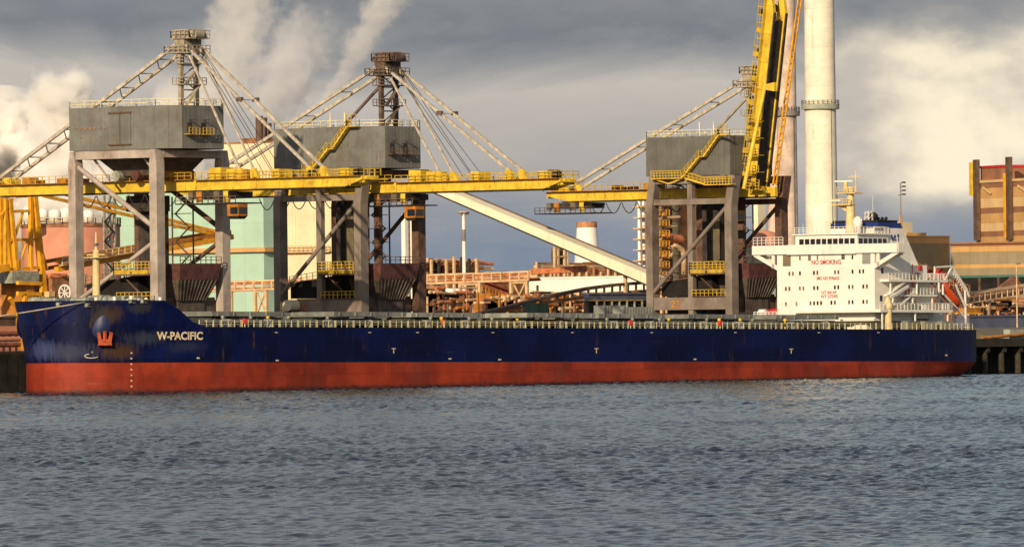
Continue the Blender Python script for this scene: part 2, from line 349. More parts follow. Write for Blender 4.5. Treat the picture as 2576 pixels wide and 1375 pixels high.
# ================================================================ SETTING: water, quay, yard
wm = bpy.data.materials.new('water'); wm.use_nodes = True; t = wm.node_tree; b = t.nodes['Principled BSDF']
b.inputs['Roughness'].default_value = 0.10; b.inputs['IOR'].default_value = 1.333; b.inputs['Specular IOR Level'].default_value = 0.5
g = N(t, 'ShaderNodeNewGeometry')
def wsc(sx, sy):
    n = N(t, 'ShaderNodeMapping'); n.inputs['Rotation'].default_value = (0, 0, TH); n.inputs['Scale'].default_value = (sx, sy, 1); t.links.new(g.outputs['Position'], n.inputs[0]); return n.outputs[0]
t.links.new(mixc(t, fbm(t, wsc(0.02, 0.02), 1.0, 4), (0.008, 0.012, 0.019), (0.014, 0.020, 0.031)), b.inputs['Base Color'])
hgt = math_(t, 'MULTIPLY_ADD', fbm(t, wsc(1.1, 0.8), 1.0, 6, 0.62, 0.4), 0.30, math_(t, 'MULTIPLY', fbm(t, wsc(3.2, 2.4), 1.0, 4, 0.6), 0.09))
bp = N(t, 'ShaderNodeBump'); bp.inputs['Strength'].default_value = 0.25; bp.inputs['Distance'].default_value = 1.0
t.links.new(hgt, bp.inputs['Height']); t.links.new(bp.outputs[0], b.inputs['Normal'])
MAT['water'] = wm
rng = np.random.default_rng(5)
comps = []
for lam in np.geomspace(0.5, 2.8, 60):
    a = D2R(rng.normal(-25, 48)); k = 2 * math.pi / lam
    d = rh * math.sin(a) - fh * math.cos(a)
    comps.append((k * d.x, k * d.y, rng.uniform(0, 6.28), 0.0096 * lam ** 1.0))
gust = [(rng.uniform(-0.05, 0.05), rng.uniform(-0.05, 0.05), rng.uniform(0, 6.28)) for _ in range(9)]
def wave(x, y):
    z = np.zeros_like(x); m = np.zeros_like(x)
    for gx, gy, ph in gust: m += np.sin(gx * x + gy * y + ph)
    m = np.clip(1.0 + 0.10 * m, 0.6, 1.5)
    for kx, ky, ph, A in comps:
        s = np.sin(kx * x + ky * y + ph); z += A * (1.2 * np.exp(0.9 * s - 0.9) * 1.6 - 0.75)
    return z * m
def water_patch(d0, d1, hw0, hw1, step_d, step_l):
    nd = int((d1 - d0) / step_d) + 1; nl = int((hw0 + hw1) / step_l) + 1
    dd, ll = np.meshgrid(np.linspace(d0, d1, nd), np.linspace(-hw0, hw1, nl), indexing='ij')
    x = CAM.x + fh.x * dd + rh.x * ll; y = CAM.y + fh.y * dd + rh.y * ll
    return np.stack([x, y, wave(x, y)], -1).reshape(-1, 3), nd, nl
def grid_mesh(name, V, nd, nl, m):
    i, j = np.meshgrid(np.arange(nd - 1), np.arange(nl - 1), indexing='ij'); a = (i * nl + j).ravel()
    q = np.stack([a, a + 1, a + nl + 1, a + nl], -1)
    me = bpy.data.meshes.new(name); me.vertices.add(len(V)); me.vertices.foreach_set('co', V.astype(np.float32).ravel())
    me.loops.add(q.size); me.loops.foreach_set('vertex_index', q.astype(np.int32).ravel())
    me.polygons.add(len(q)); me.polygons.foreach_set('loop_start', np.arange(0, q.size, 4, dtype=np.int32))
    me.polygons.foreach_set('use_smooth', np.ones(len(q), bool)); me.update(calc_edges=True); me.materials.append(MAT[m])
    o = bpy.data.objects.new(name, me); COL.objects.link(o); return o
for args in ((262, 470, 40, 40, 0.23, 0.20), (470, 800, 64, 64, 0.36, 0.30), (800, 1450, 106, 130, 0.7, 0.55)):
    tag(grid_mesh('water', *water_patch(*args), 'water'), kind='structure')
# the same water going on round the rippled reach
mb = MB()
def cf(d, l, z=-0.55): p = CAM + fh * d + rh * l; return (p.x, p.y, z)
mb.add([cf(-600, -3500), cf(-600, 3500), cf(3000, 3500), cf(3000, -3500)], [(0, 1, 2, 3)])
mb.build('water', 'water', kind='structure')

part(None, 'yard_ground', 'yard', 'box', -2500, 6000, 41.0, 9000, 5.5, QZ, kind='structure')
quay = thing('quay', 'quay', None, (0, 35, 0)); del quay['label']; tag(quay, kind='structure')
part(quay, 'quay_deck', 'quay_concrete', 'box', -160, 420, 35.0, 41.0, 5.0, QZ)
part(quay, 'quay_back_wall', 'quay_dark', 'box', -160, 420, 40.0, 41.5, -6, 4.99)
for i in range(60):
    x = -12 + 5.2 * i
    if 30 < x < 236: continue
    part(quay, 'quay_pile', 'pile', 'tube', (x, 36.2, -6), (x, 36.2, 4.98), 0.55, 0.55, 10, smooth=True)
    if x > 200: part(quay, 'quay_beam', 'quay_concrete', 'box', x - 0.5, x + 0.5, 35.3, 40, 4.0, 4.98)
for i in range(14):
    x = 6 + 2.4 * i
    if x > 34: break
    part(quay, 'fender_plank', 'quay_dark', 'box', x, x + 2.2, 34.4, 34.95, -3, 6.1)

# ================================================================ THE SHIP
# ship frame: x from bow aft, y across (camera side negative), z up from the boot-top line; trimmed by the stern
TRIM = 0.00915; SZ = 4.72
ship = thing('bulk_carrier', 'long navy blue bulk carrier with red underside and white deckhouse moored along the quay', 'ship', (0, 16, SZ), local=True)
ship.rotation_euler = (0, TRIM, 0)
SM = Matrix.Translation((0, 16, SZ)) @ Matrix.Rotation(TRIM, 4, 'Y'); SI = SM.inverted()
def SL(p): return SI @ Vector(p)          # place to ship frame
LS, HB, ZD = 230.2, 16.0, 5.55
def stem(z): return 5.0 - 0.05 * max(z, 0)
def hb(x, z):
    zz = min(max(z, 0) / 9.6, 1.0); le = 34 - 10 * zz
    tt = (x - stem(z)) / le
    h = HB
    if tt < 1: h = HB * math.sqrt(max(0, 1 - (1 - max(tt, 0)) ** 2))
    la = 30.0 if z < 0 else 24.0
    s = (LS - x) / la
    if s < 1:
        low = 13.6 if z >= 0 else 13.6 * max(0.25, 1 - (z / -7.0) ** 1.6)
        h = min(h, low + (HB - low) * (1 - (1 - max(s, 0)) ** 2.4))
    return h
def send(z): return LS if z >= 0 else LS - 3.4 * (abs(z) ** 1.35) * 0.42
def ztop(x):
    if x < 17.2: return 9.62
    if x < 23.0:
        k = (x - 17.2) / 5.8; return 9.62 + (ZD - 9.62) * (0.85 * k + 0.15 * k * k * (3 - 2 * k))
    return ZD
def loft(levels, name, m, x_from=0.0, x_to=1.0, n=90):
    S = [0.5 * (1 - math.cos(math.pi * i / 40)) * 0.30 for i in range(21)]
    S = sorted(set([0, .0015, .004, .008, .014, .022] + [0.035 * i / 3 for i in range(1, 40) if 0.035 * i / 3 < 0.22] + list(np.linspace(0.22, 0.86, 16)) + list(np.linspace(0.87, 1.0, 14))))
    V, Fc = [], []; rows = len(levels); cols = len(S)
    for lv in levels:
        for side in (-1, 1):
            for s in S:
                z = lv; x = stem(z) + s * (send(z) - stem(z))
                if callable(lv): 
                    x0 = stem(5) + s * (LS - stem(5)); z = lv(x0); x = stem(z) + s * (send(z) - stem(z))
                V.append((x, side * hb(x, z), z))
    w = 2 * cols
    for i in range(rows - 1):
        for sd_ in (0, 1):
            for j in range(cols - 1):
                a = i * w + sd_ * cols + j; q = (a, a + 1, a + 1 + w, a + w); Fc.append(q if sd_ == 0 else q[::-1])
        a, c = i * w + cols - 1, i * w + 2 * cols - 1; Fc.append((a, c, c + w, a + w))
    o = MB(); o.add(V, Fc); return o.build(name, m, ship, smooth='all')
class Lv:
    def __init__(s, k): s.k = k
    def __call__(s, x): return s.k * ztop(x)
    def __neg__(s): return s
def stem(z): return 4.0 if callable(z) else 4.0 - 0.13 * max(z, 0)
def send(z): return LS if callable(z) else (LS if z >= 0 else LS - 0.8 * abs(z) ** 1.3)
loft([-6.5, -5, -3.8, -2.8, -2, -1.2, -0.5, 0.0], 'boot_topping', 'bottom_red')
topside = loft([Lv(k) for k in (0.0, 0.12, 0.25, 0.4, 0.55, 0.7, 0.85, 1.0)], 'topside', 'navy')
# decks
def deck_poly(z, x0, x1, inset=0.15, n=40):
    xs = [x0 + (x1 - x0) * i / n for i in range(n + 1)]
    near = [(x, -max(hb(x, z) - inset, 0.01), z) for x in xs]; far = [(x, max(hb(x, z) - inset, 0.01), z) for x in reversed(xs)]
    return near + far
part(ship, 'main_deck', 'deck_green', 'prism', deck_poly(ZD - 0.25, 20, LS - 0.2), (0, 0, 0.2))
part(ship, 'forecastle_deck', 'deck_green', 'prism', deck_poly(8.5, 5.6, 18.5), (0, 0, 0.15))
part(ship, 'forecastle_bulkhead', 'ship_white', 'box', 18.4, 18.7, -13, 13, ZD, 8.5)

def hull_x(u, v):
    """ship x where the sight line meets the camera-side plating"""
    best = None
    for i in range(2400):
        x = 3.6 + i * 0.1; 
        if x > LS: break
        zg = 0.0
        # height on the hull for this v
        for _ in range(4):
            p = SM @ Vector((x, -hb(x, zg), zg)); uu, vv = uv(p); zg += (vv - v) / 15.5
        if best is None or abs(uu - u) < best[0]: best = (abs(uu - u), x, zg)
    return best[1], best[2]
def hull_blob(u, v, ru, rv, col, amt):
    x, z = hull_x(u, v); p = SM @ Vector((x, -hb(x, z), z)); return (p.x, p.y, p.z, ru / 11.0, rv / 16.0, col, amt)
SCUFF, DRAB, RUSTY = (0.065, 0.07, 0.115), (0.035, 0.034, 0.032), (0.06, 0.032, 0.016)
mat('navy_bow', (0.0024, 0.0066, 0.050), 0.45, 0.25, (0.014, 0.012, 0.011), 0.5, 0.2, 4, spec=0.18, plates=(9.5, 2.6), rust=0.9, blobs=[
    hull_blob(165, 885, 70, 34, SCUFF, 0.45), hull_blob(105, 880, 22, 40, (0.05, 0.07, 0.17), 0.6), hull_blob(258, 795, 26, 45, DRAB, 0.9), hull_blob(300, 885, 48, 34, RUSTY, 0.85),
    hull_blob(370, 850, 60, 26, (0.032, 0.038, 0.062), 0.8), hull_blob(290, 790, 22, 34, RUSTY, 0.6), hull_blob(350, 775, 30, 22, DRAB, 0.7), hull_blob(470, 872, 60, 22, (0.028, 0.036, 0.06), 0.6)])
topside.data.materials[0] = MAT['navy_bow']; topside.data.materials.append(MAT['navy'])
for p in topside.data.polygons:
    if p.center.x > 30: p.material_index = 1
def hull_text(txt, u0, v0, u1, v1, m, name, bold=0.012, parent=None):
    xa, za = hull_x(u0, (v0 + v1) / 2); xb, zb = hull_x(u1, (v0 + v1) / 2)
    h = (v1 - v0) / 15.6; V, Fc = text_mesh(txt, 1.0, h, bold)
    o = MB(); vs = []
    for q in V:
        x = xa + q[0] * (xb - xa); z = za + q[0] * (zb - za) - h / 2 + q[1]
        for _ in range(6):      # keep the letters upright on the flare
            x += (u0 + q[0] * (u1 - u0) - uv(SM @ Vector((x, -hb(x, z), z)))[0]) / 11
        vs.append((x, -hb(x, z) - 0.03, z))
    o.add(vs, Fc); return o.build(name, m, parent or topside)
hull_text('W-PACIFIC', 394, 834, 510, 854, 'mark_white', 'ship_name', 0.035)
for u0, v0 in ((990, 881), (1500, 881), (1990, 882)):
    hull_text('T', u0 - 5, v0 - 6, u0 + 5, v0 + 7, 'mark_white', 'tug_mark', 0.02)
for u0, v0 in ((697, 906), (1132, 902), (1257, 904), (1748, 903), (2380, 893), (500, 900)):
    x, z = hull_x(u0, v0); part(topside, 'hull_mark', 'mark_white', 'box', x - 0.35, x + 0.35, -hb(x, z) - 0.03, -hb(x, z) + 0.1, z - 0.1, z + 0.12)
for k in range(7):      # draught figures below the anchor
    x, z = hull_x(331, 887 + k * 14); part(topside, 'draught_figure', 'mark_white', 'box', x - 0.12, x + 0.12, -hb(x, z) - 0.03, -hb(x, z) + 0.1, z - 0.12, z + 0.12)
for u0 in (695, 930, 1050, 1240, 1440, 1640, 1850, 2060, 2210):   # scupper pipes and overboard marks
    x, z = hull_x(u0, 836); part(topside, 'scupper', 'mark_white', 'box', x - 0.3, x + 0.3, -hb(x, z) - 0.04, -hb(x, z) + 0.1, z - 0.05, z + 0.08)
x, z = hull_x(231, 893); 
mb = MB()
for k in range(9):
    a0, a1 = D2R(115 + 25 * k), D2R(140 + 25 * k)
    def pt(a): xx = x + 0.75 * math.cos(a); zz = z + 0.33 * math.sin(a) - 0.1; return (xx, -hb(xx, zz) - 0.05, zz)
    mb.beam(pt(a0), pt(a1), 0.13)
mb.beam((x + 0.1, -hb(x, z) - 0.05, z + 0.3), (x + 0.1, -hb(x, z) - 0.05, z + 0.7), 0.22)
mb.build('bulbous_bow_mark', 'stay_pale', topside, kind='stuff')
# mooring openings in the bulwark
for u0, v0 in ((225, 767), (335, 757), (365, 757), (640, 760), (84, 765)):
    if u0 > 500: continue
    x, z = hull_x(u0, v0); yy = -hb(x, z)
    f_ = part(topside, 'fairlead', 'gear_grey', 'box', x - 0.6, x + 0.6, yy - 0.12, yy + 0.5, z - 0.28, z + 0.28)
    part(f_, 'fairlead_opening', 'void', 'box', x - 0.4, x + 0.4, yy - 0.16, yy + 0.4, z - 0.15, z + 0.15)
# anchor in its bolster
ax, azz = hull_x(256, 821); by = -hb(ax, azz)
nrm = Vector((-(hb(ax + .5, azz) - hb(ax - .5, azz)), -1, 0)).normalized(); tg = Vector((nrm.y * -1, nrm.x, 0))
o = MB(); vs = []; fs = []
NR, NA = 6, 20
for i in range(NR):
    rr = i / (NR - 1)
    for k in range(NA):
        a = 2 * math.pi * k / NA; sx, szz = 1.35 * rr * math.cos(a) * (1.0 - 0.2 * math.sin(a) * rr), 1.75 * rr * math.sin(a)
        xx = ax + tg.x * sx; zz = azz + szz; base = Vector((xx, -hb(xx, zz), zz))
        vs.append(tuple(base + nrm * (0.75 * (1 - rr ** 2.2) * (0.7 - 0.3 * math.sin(a) * rr) - 0.03)))
fs = [(i*NA+k, i*NA+(k+1) % NA, (i+1)*NA+(k+1) % NA, (i+1)*NA+k) for i in range(NR-1) for k in range(NA)]
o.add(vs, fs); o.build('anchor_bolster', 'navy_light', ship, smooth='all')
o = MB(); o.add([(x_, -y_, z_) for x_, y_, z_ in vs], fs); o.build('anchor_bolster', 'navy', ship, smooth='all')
anchor = MB(); bx_, bz_ = hull_x(261, 868); ac = Vector((bx_, -hb(bx_, bz_ + 0.6), bz_)) + nrm * 0.55
def ap(a, h, o_=0): return ac + tg * a + Vector((0, 0, h)) + nrm * o_
sg = 1 if (SM @ (ac + tg)).x > (SM @ ac).x else -1
anchor.prism([ap(-1.1, 0), ap(1.1, 0), ap(1.0, 0.45), ap(1.25, 1.9), ap(0.75, 2.1), ap(0.55, 1.0), ap(0, 0.75), ap(-0.55, 1.0), ap(-0.75, 2.1), ap(-1.25, 1.9), ap(-1.0, 0.45)], nrm * 0.45)
anchor.beam(ap(0, 0.5, 0.3), ap(0, 2.2, 0.3), 0.4)
anchor.build('ship_anchor', 'anchor_orange', ship)

# forecastle gear
def gz(x): return 8.68
fm = MB(); fm.lathe([(0.62, 0), (0.56, 6.5), (0.5, 9.0), (0.05, 9.05)], (16, 0, 8.65), 16)
fmast = fm.build('foremast', 'mast_cream', ship, smooth=True)
part(fmast, 'foremast_platform', 'mast_cream', 'box', 14.9, 17.1, -1.6, 1.6, 16.4, 16.55)
part(fmast, 'foremast_pole', 'mast_cream', 'tube', (16, 0, 17.6), (16, 0, 20.4), 0.22, 0.1, 8)
part(fmast, 'foremast_light', 'lamp_metal', 'box', 15.6, 16.4, -0.3, 0.3, 18.3, 18.7)
part(fmast, 'crosstree', 'mast_cream', 'beam', (16, -1.9, 16.9), (16, 1.9, 16.9), 0.16)
random.seed(3)
for i, (x, y, w, h) in enumerate(((9.5, -3.4, 1.6, 1.5), (9.5, 3.0, 1.6, 1.5), (12.4, -7.0, 1.2, 1.7), (13.6, -3, 1.4, 1.9), (13.2, 4, 1.3, 1.6), (14.8, -9.4, 1.0, 1.5), (16.6, -6.0, 1.1, 1.3), (11, 7.5, 1.2, 1.7))):
    wn = MB(); wn.tube((x - w * .5, y - w, 8.65 + h * .55), (x - w * .5, y + w, 8.65 + h * .55), h * 0.45, n=14)
    wo_ = wn.build('mooring_winch', 'gear_grey', ship, smooth=True)
    part(wo_, 'winch_frame', 'gear_grey', 'box', x - w * 1.1, x + w * 0.4, y - w * 1.2, y - w * 1.02, 8.66, 8.65 + h)
    part(wo_, 'winch_motor', ('gear_grey', 'ship_white', 'valve_yellow')[i % 3], 'box', x + w * 0.1, x + w * 0.8, y + w * 0.2, y + w, 8.66, 8.65 + h * 0.9)
wh = MB()
hc = SL(onY(163, 736, 20)); 
for k in range(16):
    a0, a1 = 2 * math.pi * k / 16, 2 * math.pi * (k + 1) / 16
    wh.beam(hc + Vector((-0.0, math.cos(a0) * 1.2, math.sin(a0) * 1.2)), hc + Vector((0, math.cos(a1) * 1.2, math.sin(a1) * 1.2)), 0.22)
for k in range(4):
    a0 = math.pi * k / 4; d_ = Vector((0, math.cos(a0) * 1.15, math.sin(a0) * 1.15)); wh.beam(hc - d_, hc + d_, 0.12)
wh.build('hose_reel', 'ship_white', ship, kind='stuff')
for k in range(9):
    x = 7.5 + k * 1.15; y = -hb(x, 9) + 1.6
    part(ship, 'vent_pipe', ('ship_white', 'gear_grey')[k % 2], 'tube', (x, y, 8.65), (x, y, 10.0 + 0.5 * random.random()), 0.22, 0.3, 10, smooth=True)
# mooring rope
rx, rz = hull_x(213, 760); r0 = SM @ Vector((rx, -hb(rx, rz) - 0.1, rz)); r1 = Vector((-52, 35.6, 7.1))
pts = []
for i in range(25):
    k = i / 24; p = r0.lerp(r1, k); p.z -= 1.4 * 4 * k * (1 - k) * 0.5; pts.append(p)
mr = MB(); mr.path(pts, 0.11, 6); mr.build('mooring_rope', 'rope', None, smooth='all', label='pale mooring rope stretched from the blue bow out to the quay', cat='rope')
bl = MB(); bl.lathe([(0.55, 0), (0.35, 0.2), (0.32, 0.8), (0.6, 1.0), (0.45, 1.2), (0.02, 1.25)], (-52, 35.8, QZ), 16)
bl.build('mooring_bollard', 'dark_steel', None, smooth=True, label='dark iron bollard that holds the bow mooring rope', cat='bollard')

# hatches
NH = 7; X0, X1 = 29.5, 199.0; pitch = (X1 - X0) / NH
random.seed(11)
for i in range(NH):
    xa = X0 + i * pitch + 3.4; xb = X0 + (i + 1) * pitch - 3.0
    co = part(ship, 'hatch_coaming', 'coaming', 'box', xa + 0.4, xb - 0.4, -8.6, 8.6, ZD, ZD + 1.55)
    for k in range(9):
        x = xa + 0.9 + (xb - xa - 1.8) * k / 8
        part(co, 'coaming_stay', 'coaming', 'prism', [(x, -8.6, ZD), (x, -9.5, ZD), (x, -8.9, ZD + 1.5), (x, -8.6, ZD + 1.5)], (0.15, 0, 0))
    for s in (-1, 1):
        sl = (4.4 if (i in (1, 3) and s < 0) else 0)
        ya, yb = (-9.1, -0.06) if s < 0 else (0.06, 9.1)
        hc_ = part(ship, 'hatch_cover', 'hatch_grey', 'box', xa, xb, ya - sl, yb - sl, ZD + 1.75, ZD + 2.5)
        for k in range(5):
            x = xa + 1.2 + (xb - xa - 2.4) * k / 4
            part(hc_, 'cover_rib', 'hatch_grey', 'box', x, x + 0.25, ya - sl - 0.14, ya - sl, ZD + 1.8, ZD + 2.42)
    for k in range(4):
        x = xa + (xb - xa) * (0.06 + 0.29 * k) + random.uniform(-1, 1)
        part(ship, 'ventilator', random.choice(('valve_yellow', 'hatch_grey', 'gear_grey')), 'lathe', [(0.12, 0), (0.12, 1.3), (0.28, 1.4), (0.28, 1.7), (0.05, 1.85)], (x, -11.2 + random.uniform(-1, 1), ZD), 10)
    # deck house, pipes and gear between the hatches
    x = X0 + i * pitch
    if i: part(ship, 'mast_house', 'hatch_grey', 'box', x - 1.6, x + 2.0, -5, 5, ZD, ZD + 2.3)
    for k in range(3):
        y = -12.0 - k * 0.7
        part(ship, 'deck_pipe', ('coaming', 'deck_green', 'hatch_grey')[k], 'beam', (x - 3, y, ZD + 0.5 + 0.2 * k), (x + pitch - 3, y, ZD + 0.5 + 0.2 * k), 0.2)
    for k in range(5):
        xx = x - 2 + k * pitch / 5
        part(ship, 'pipe_support', 'hatch_grey' if k % 2 else 'coaming', 'prism', [(xx, -13.6, ZD), (xx, -11.8, ZD), (xx, -11.9, ZD + 1.25), (xx, -13.3, ZD + 1.25)], (0.35, 0, 0))
    if i in (0, 2, 4, 5):
        xx = x + 5.2
        hs = part(ship, 'hose_box', 'red', 'box', xx - 0.35, xx + 0.35, -14.6, -14.2, ZD + 0.55, ZD + 1.35)
        part(hs, 'hose_box_post', 'rail_cream', 'box', xx - 0.07, xx + 0.07, -14.45, -14.35, ZD, ZD + 0.54)
# side railing: sections of stanchions
n = 46; xr0, xr1 = 23.5, LS - 1.0
for i in range(n):
    a = xr0 + (xr1 - xr0) * i / n; c = xr0 + (xr1 - xr0) * (i + 1) / n - 0.12; rb = MB()
    P = lambda x, z: Vector((x, -hb(x, 3) + 0.2, z))
    for z in (0.42, 0.76, 1.1): rb.beam(P(a, ZD + z), P(c, ZD + z), 0.035)
    for k in range(4):
        x = a + 0.1 + (c - a - 0.2) * k / 3
        if k % 2 == 0: rb.prism([P(x - 0.13, ZD - 0.1), P(x + 0.13, ZD - 0.1), P(x + 0.035, ZD + 1.12), P(x - 0.035, ZD + 1.12)], (0, 0.08, 0))
        else: rb.beam(P(x, ZD - 0.1), P(x, ZD + 1.1), 0.065)
    rb.build('side_railing', 'rail_cream', ship, kind='stuff')
rb = MB()
for y in range(-12, 13, 2): rb.beam((LS - 0.4, y, ZD), (LS - 0.4, y, ZD + 1.1), 0.08)
for z in (0.5, 1.1): rb.beam((LS - 0.4, -12.5, ZD + z), (LS - 0.4, 12.5, ZD + z), 0.06)
rb.build('stern_railing', 'rail_cream', ship, kind='stuff')

# ---- deckhouse
XF = 204.3
def FX(u, v, dx=0.0): return SL(onX(u, v, XF + dx))
def c2(zx, zy): return (3000 + zx / 2.5) * 0.62890625, (800 + zy / 2.5) * 0.62890625
z_base = FX(2200, 800).z; z_wing = FX(2080, 634).z; z_wtop = FX(2080, 615.5).z; z_roof = FX(2080, 590).z
dh = part(ship, 'deckhouse', 'ship_white', 'box', XF, XF + 10.5, -10.7, 10.7, z_base, z_wing)
part(ship, 'house_base', 'ship_white', 'box', XF + 1.2, XF + 20, -8.0, 9.6, ZD, z_base)
part(ship, 'house_deck_edge', 'ship_white', 'box', XF - 0.5, XF + 10.7, -10.9, 16.0, z_base - 0.45, z_base + 0.001)
def front(zx0, zx1, zy0, zy1, m, name, parent, dx=-0.06, depth=0.14):
    p = FX(*c2(zx0, (zy0 + zy1) / 2)); q = FX(*c2(zx1, (zy0 + zy1) / 2)); hh = abs(zy1 - zy0) / 2.5 * 0.629 / 14.2
    zc = (p.z + q.z) / 2
    return part(parent, name, m, 'box', XF + dx, XF + dx + depth, min(p.y, q.y), max(p.y, q.y), zc - hh / 2, zc + hh / 2)
rows = [(582, 566, [(497, 14, 40), (592, 26, 52), (672, 14, 40), (1022, 16, 40)]),
        (735, 709, [(x, 17, 38) for x in (392, 427, 498, 638, 672, 848, 882, 1024, 1096, 1131)]),
        (886, 861, [(x, 17, 38) for x in (358, 393, 498, 533, 640, 675, 848, 882, 990, 1025, 1132, 1168)]),
        (1038, 1014, [(x, 17, 38) for x in (359, 465, 605, 641, 676, 711, 814, 849, 991, 1026, 1133, 1169)])]
for ya, yb, ws in rows:
    for x, w, h in ws:
        y = ya + (yb - ya) * (x - 360) / 810
        fr = front(x - w * .75, x + w * .75, y - h * .62, y + h * .62, 'ship_white', 'window', dh, dx=-0.07)
        front(x - w / 2, x + w / 2, y - h / 2, y + h / 2, random.choice(('glass', 'blind', 'blind')), 'pane', fr, dx=-0.11)
fr = front(910, 943, 540, 592, 'blind', 'door', dh)
for a, c_ in ((325, 402), (1118, 1200)):
    front(a, c_, (550, 520)[a > 500], (660, 636)[a > 500], 'olive_dark' if a < 500 else 'container_grey', 'passage_opening', dh, dx=-0.05)
def front_text(txt, zx0, zx1, zy0, zy1, name, bold=0.02):
    p = FX(*c2(zx0, zy1)); q = FX(*c2(zx1, zy1)); h = (zy1 - zy0) / 2.5 * 0.629 / 14.2
    tilt = 0
    V, Fc = text_mesh(txt, 1, h, bold); zb = (p.z + q.z) / 2
    o = MB(); o.add([(XF - 0.04, p.y + (q.y - p.y) * a, zb + bb) for a, bb, _ in V], Fc); return o.build(name, 'letter_red', dh)
front_text('NO SMOKING', 612, 905, 597, 643, 'no_smoking_lettering', 0.02)
front_text('IMO NO 9596650', 665, 888, 764, 798, 'number_lettering', 0.02)
front_text('GT 44169', 712, 862, 907, 937, 'tonnage_lettering', 0.02)
front_text('NT 27395', 710, 874, 947, 977, 'tonnage_lettering', 0.02)
# bridge deck and wings
wd = part(ship, 'bridge_deck', 'ship_white', 'box', XF - 0.35, XF + 1.7, -15.9, 15.9, z_wing, z_wing + 0.25)
part(wd, 'wing_bulwark', 'ship_white', 'box', XF - 0.45, XF - 0.2, -15.9, 15.9, z_wing - 0.25, z_wtop + 0.05)
for s in (-1, 1):
    part(wd, 'wing_bulwark', 'ship_white', 'box', XF - 0.19, XF + 1.6, s * 15.9 - 0.12, s * 15.9 + 0.12, z_wing - 0.25, z_wtop + 0.05)
    part(wd, 'wing_bulwark', 'ship_white', 'box', XF + 1.6, XF + 1.8, min(s * 10, s * 15.8), max(s * 10, s * 15.8), z_wing - 0.25, z_wtop + 0.05)
    for x in (XF - 0.1, XF + 1.4):
        part(wd, 'wing_bracket', 'ship_white', 'prism', [(x, s * 15.9, z_wing), (x, s * 15.9, z_wing - 0.45), (x, s * 10.7, z_wing - 3.0), (x, s * 10.7, z_wing - 2.2), (x, s * 14.6, z_wing - 0.35), (x, s * 14.6, z_wing)], (0.3, 0, 0))
    part(wd, 'wing_post', 'ship_white', 'box', XF - 0.1, XF + 0.2, s * 11.5 - 0.3, s * 11.5 + 0.3, z_wing - 2.6, z_wing)
railing(wd, [(XF - 0.2, 15.8, z_wtop), (XF - 0.2, 9.2, z_wtop)], 'ship_white', 1.5, 0.9, 0.04, mids=2)
railing(wd, [(XF - 0.2, -15.8, z_wtop), (XF + 1.5, -15.8, z_wtop)], 'ship_white', 1.0, 0.9, 0.04, mids=2)
ya = FX(*c2(430, 420)).y; yb = FX(*c2(1050, 400)).y
wheel = part(ship, 'wheelhouse', 'ship_white', 'box', XF + 0.5, XF + 9.5, yb, ya, z_wing + 0.26, z_roof)
part(wheel, 'wheelhouse_roof', 'ship_white', 'box', XF + 0.1, XF + 9.9, yb - 0.5, ya + 0.5, z_roof, z_roof + 0.22)
part(wheel, 'window_apron', 'ship_white', 'box', XF - 0.62, XF + 0.48, yb - 0.3, ya + 1.0, z_wing - 0.35, z_wtop + 0.08)
zwa, zwb = FX(2080, 615).z, FX(2080, 600).z
nw = 10
for k in range(nw):
    a = ya - 0.9 - (ya - yb - 1.2) * k / nw; c_ = a - (ya - yb - 1.2) / nw + 0.28
    part(wheel, 'bridge_window', 'glass', 'box', XF + 0.42, XF + 0.6, c_, a, zwa + 0.1, zwb)
for k in range(6):
    a = XF + 0.9 + k * 1.4; part(wheel, 'bridge_window', 'glass', 'box', a, a + 1.0, yb - 0.08, yb + 0.1, zwa + 0.1, zwb)
railing(wheel, [(XF + 0.3, ya, z_roof + 0.22), (XF + 0.3, yb, z_roof + 0.22), (XF + 9.5, yb, z_roof + 0.22)], 'ship_white', 1.1, 1.0, 0.04, mids=2)
# side of the house
for u_, v_ in ((2219, 680), (2216, 750)):
    p = SL(onY(u_, v_, 5.3)); part(dh, 'window', 'glass', 'box', p.x - 0.3, p.x + 0.3, -10.78, -10.6, p.z - 0.5, p.z + 0.5)
# engine casing, funnel
zc1 = SL(onY(2240, 665, 6)).z
part(ship, 'engine_casing', 'ship_white', 'box', XF + 10.5, XF + 19, -8.0, 8.0, z_base, zc1)
ft = SL(onY(2230, 573, 9)).z; fb = zc1
def fun(zz): k = (zz - fb) / (ft - fb); return XF + 6.4 + 0.4 * k, XF + 18.8 - 4.6 * k, -6.3, 4.0
o = MB(); a0, b0, c0, d0 = fun(fb); a1, b1, c1, d1 = fun(ft)
o.quadfrustum((a0, b0, c0, d0, fb), (a1, b1, c1, d1, ft)); funnel = o.build('funnel', 'ship_white', ship)
zt2 = ft + 0.95; a2, b2, c2_, d2_ = fun(zt2)
o = MB(); o.quadfrustum((a1, b1, c1, d1, ft + 0.001), (a2, b2, c2_, d2_, zt2)); o.build('funnel_band', 'funnel_blue', funnel)
part(funnel, 'funnel_top', 'black', 'box', a2 + 0.2, b2 - 0.6, c2_ + 0.2, d2_ - 0.2, zt2, zt2 + 0.45)
part(funnel, 'exhaust_pipe', 'black', 'tube', (b2 - 3.0, -2, zt2 + 0.3), (b2 - 1.9, -2, zt2 + 1.5), 0.75, 0.75, 14, smooth=True)
for k in range(3): part(funnel, 'exhaust_pipe', 'black', 'tube', (b2 - 1.6 + 0.2 * k, -4 + k, zt2 + 0.2), (b2 - 1.0 + 0.2 * k, -4 + k, zt2 + 0.95), 0.28, 0.28, 10)
def fside(u_, v_):
    p = SL(onY(u_, v_, 16 - 6.3)); k = (p.z - fb) / (ft - fb); return Vector((p.x, -6.36, p.z))
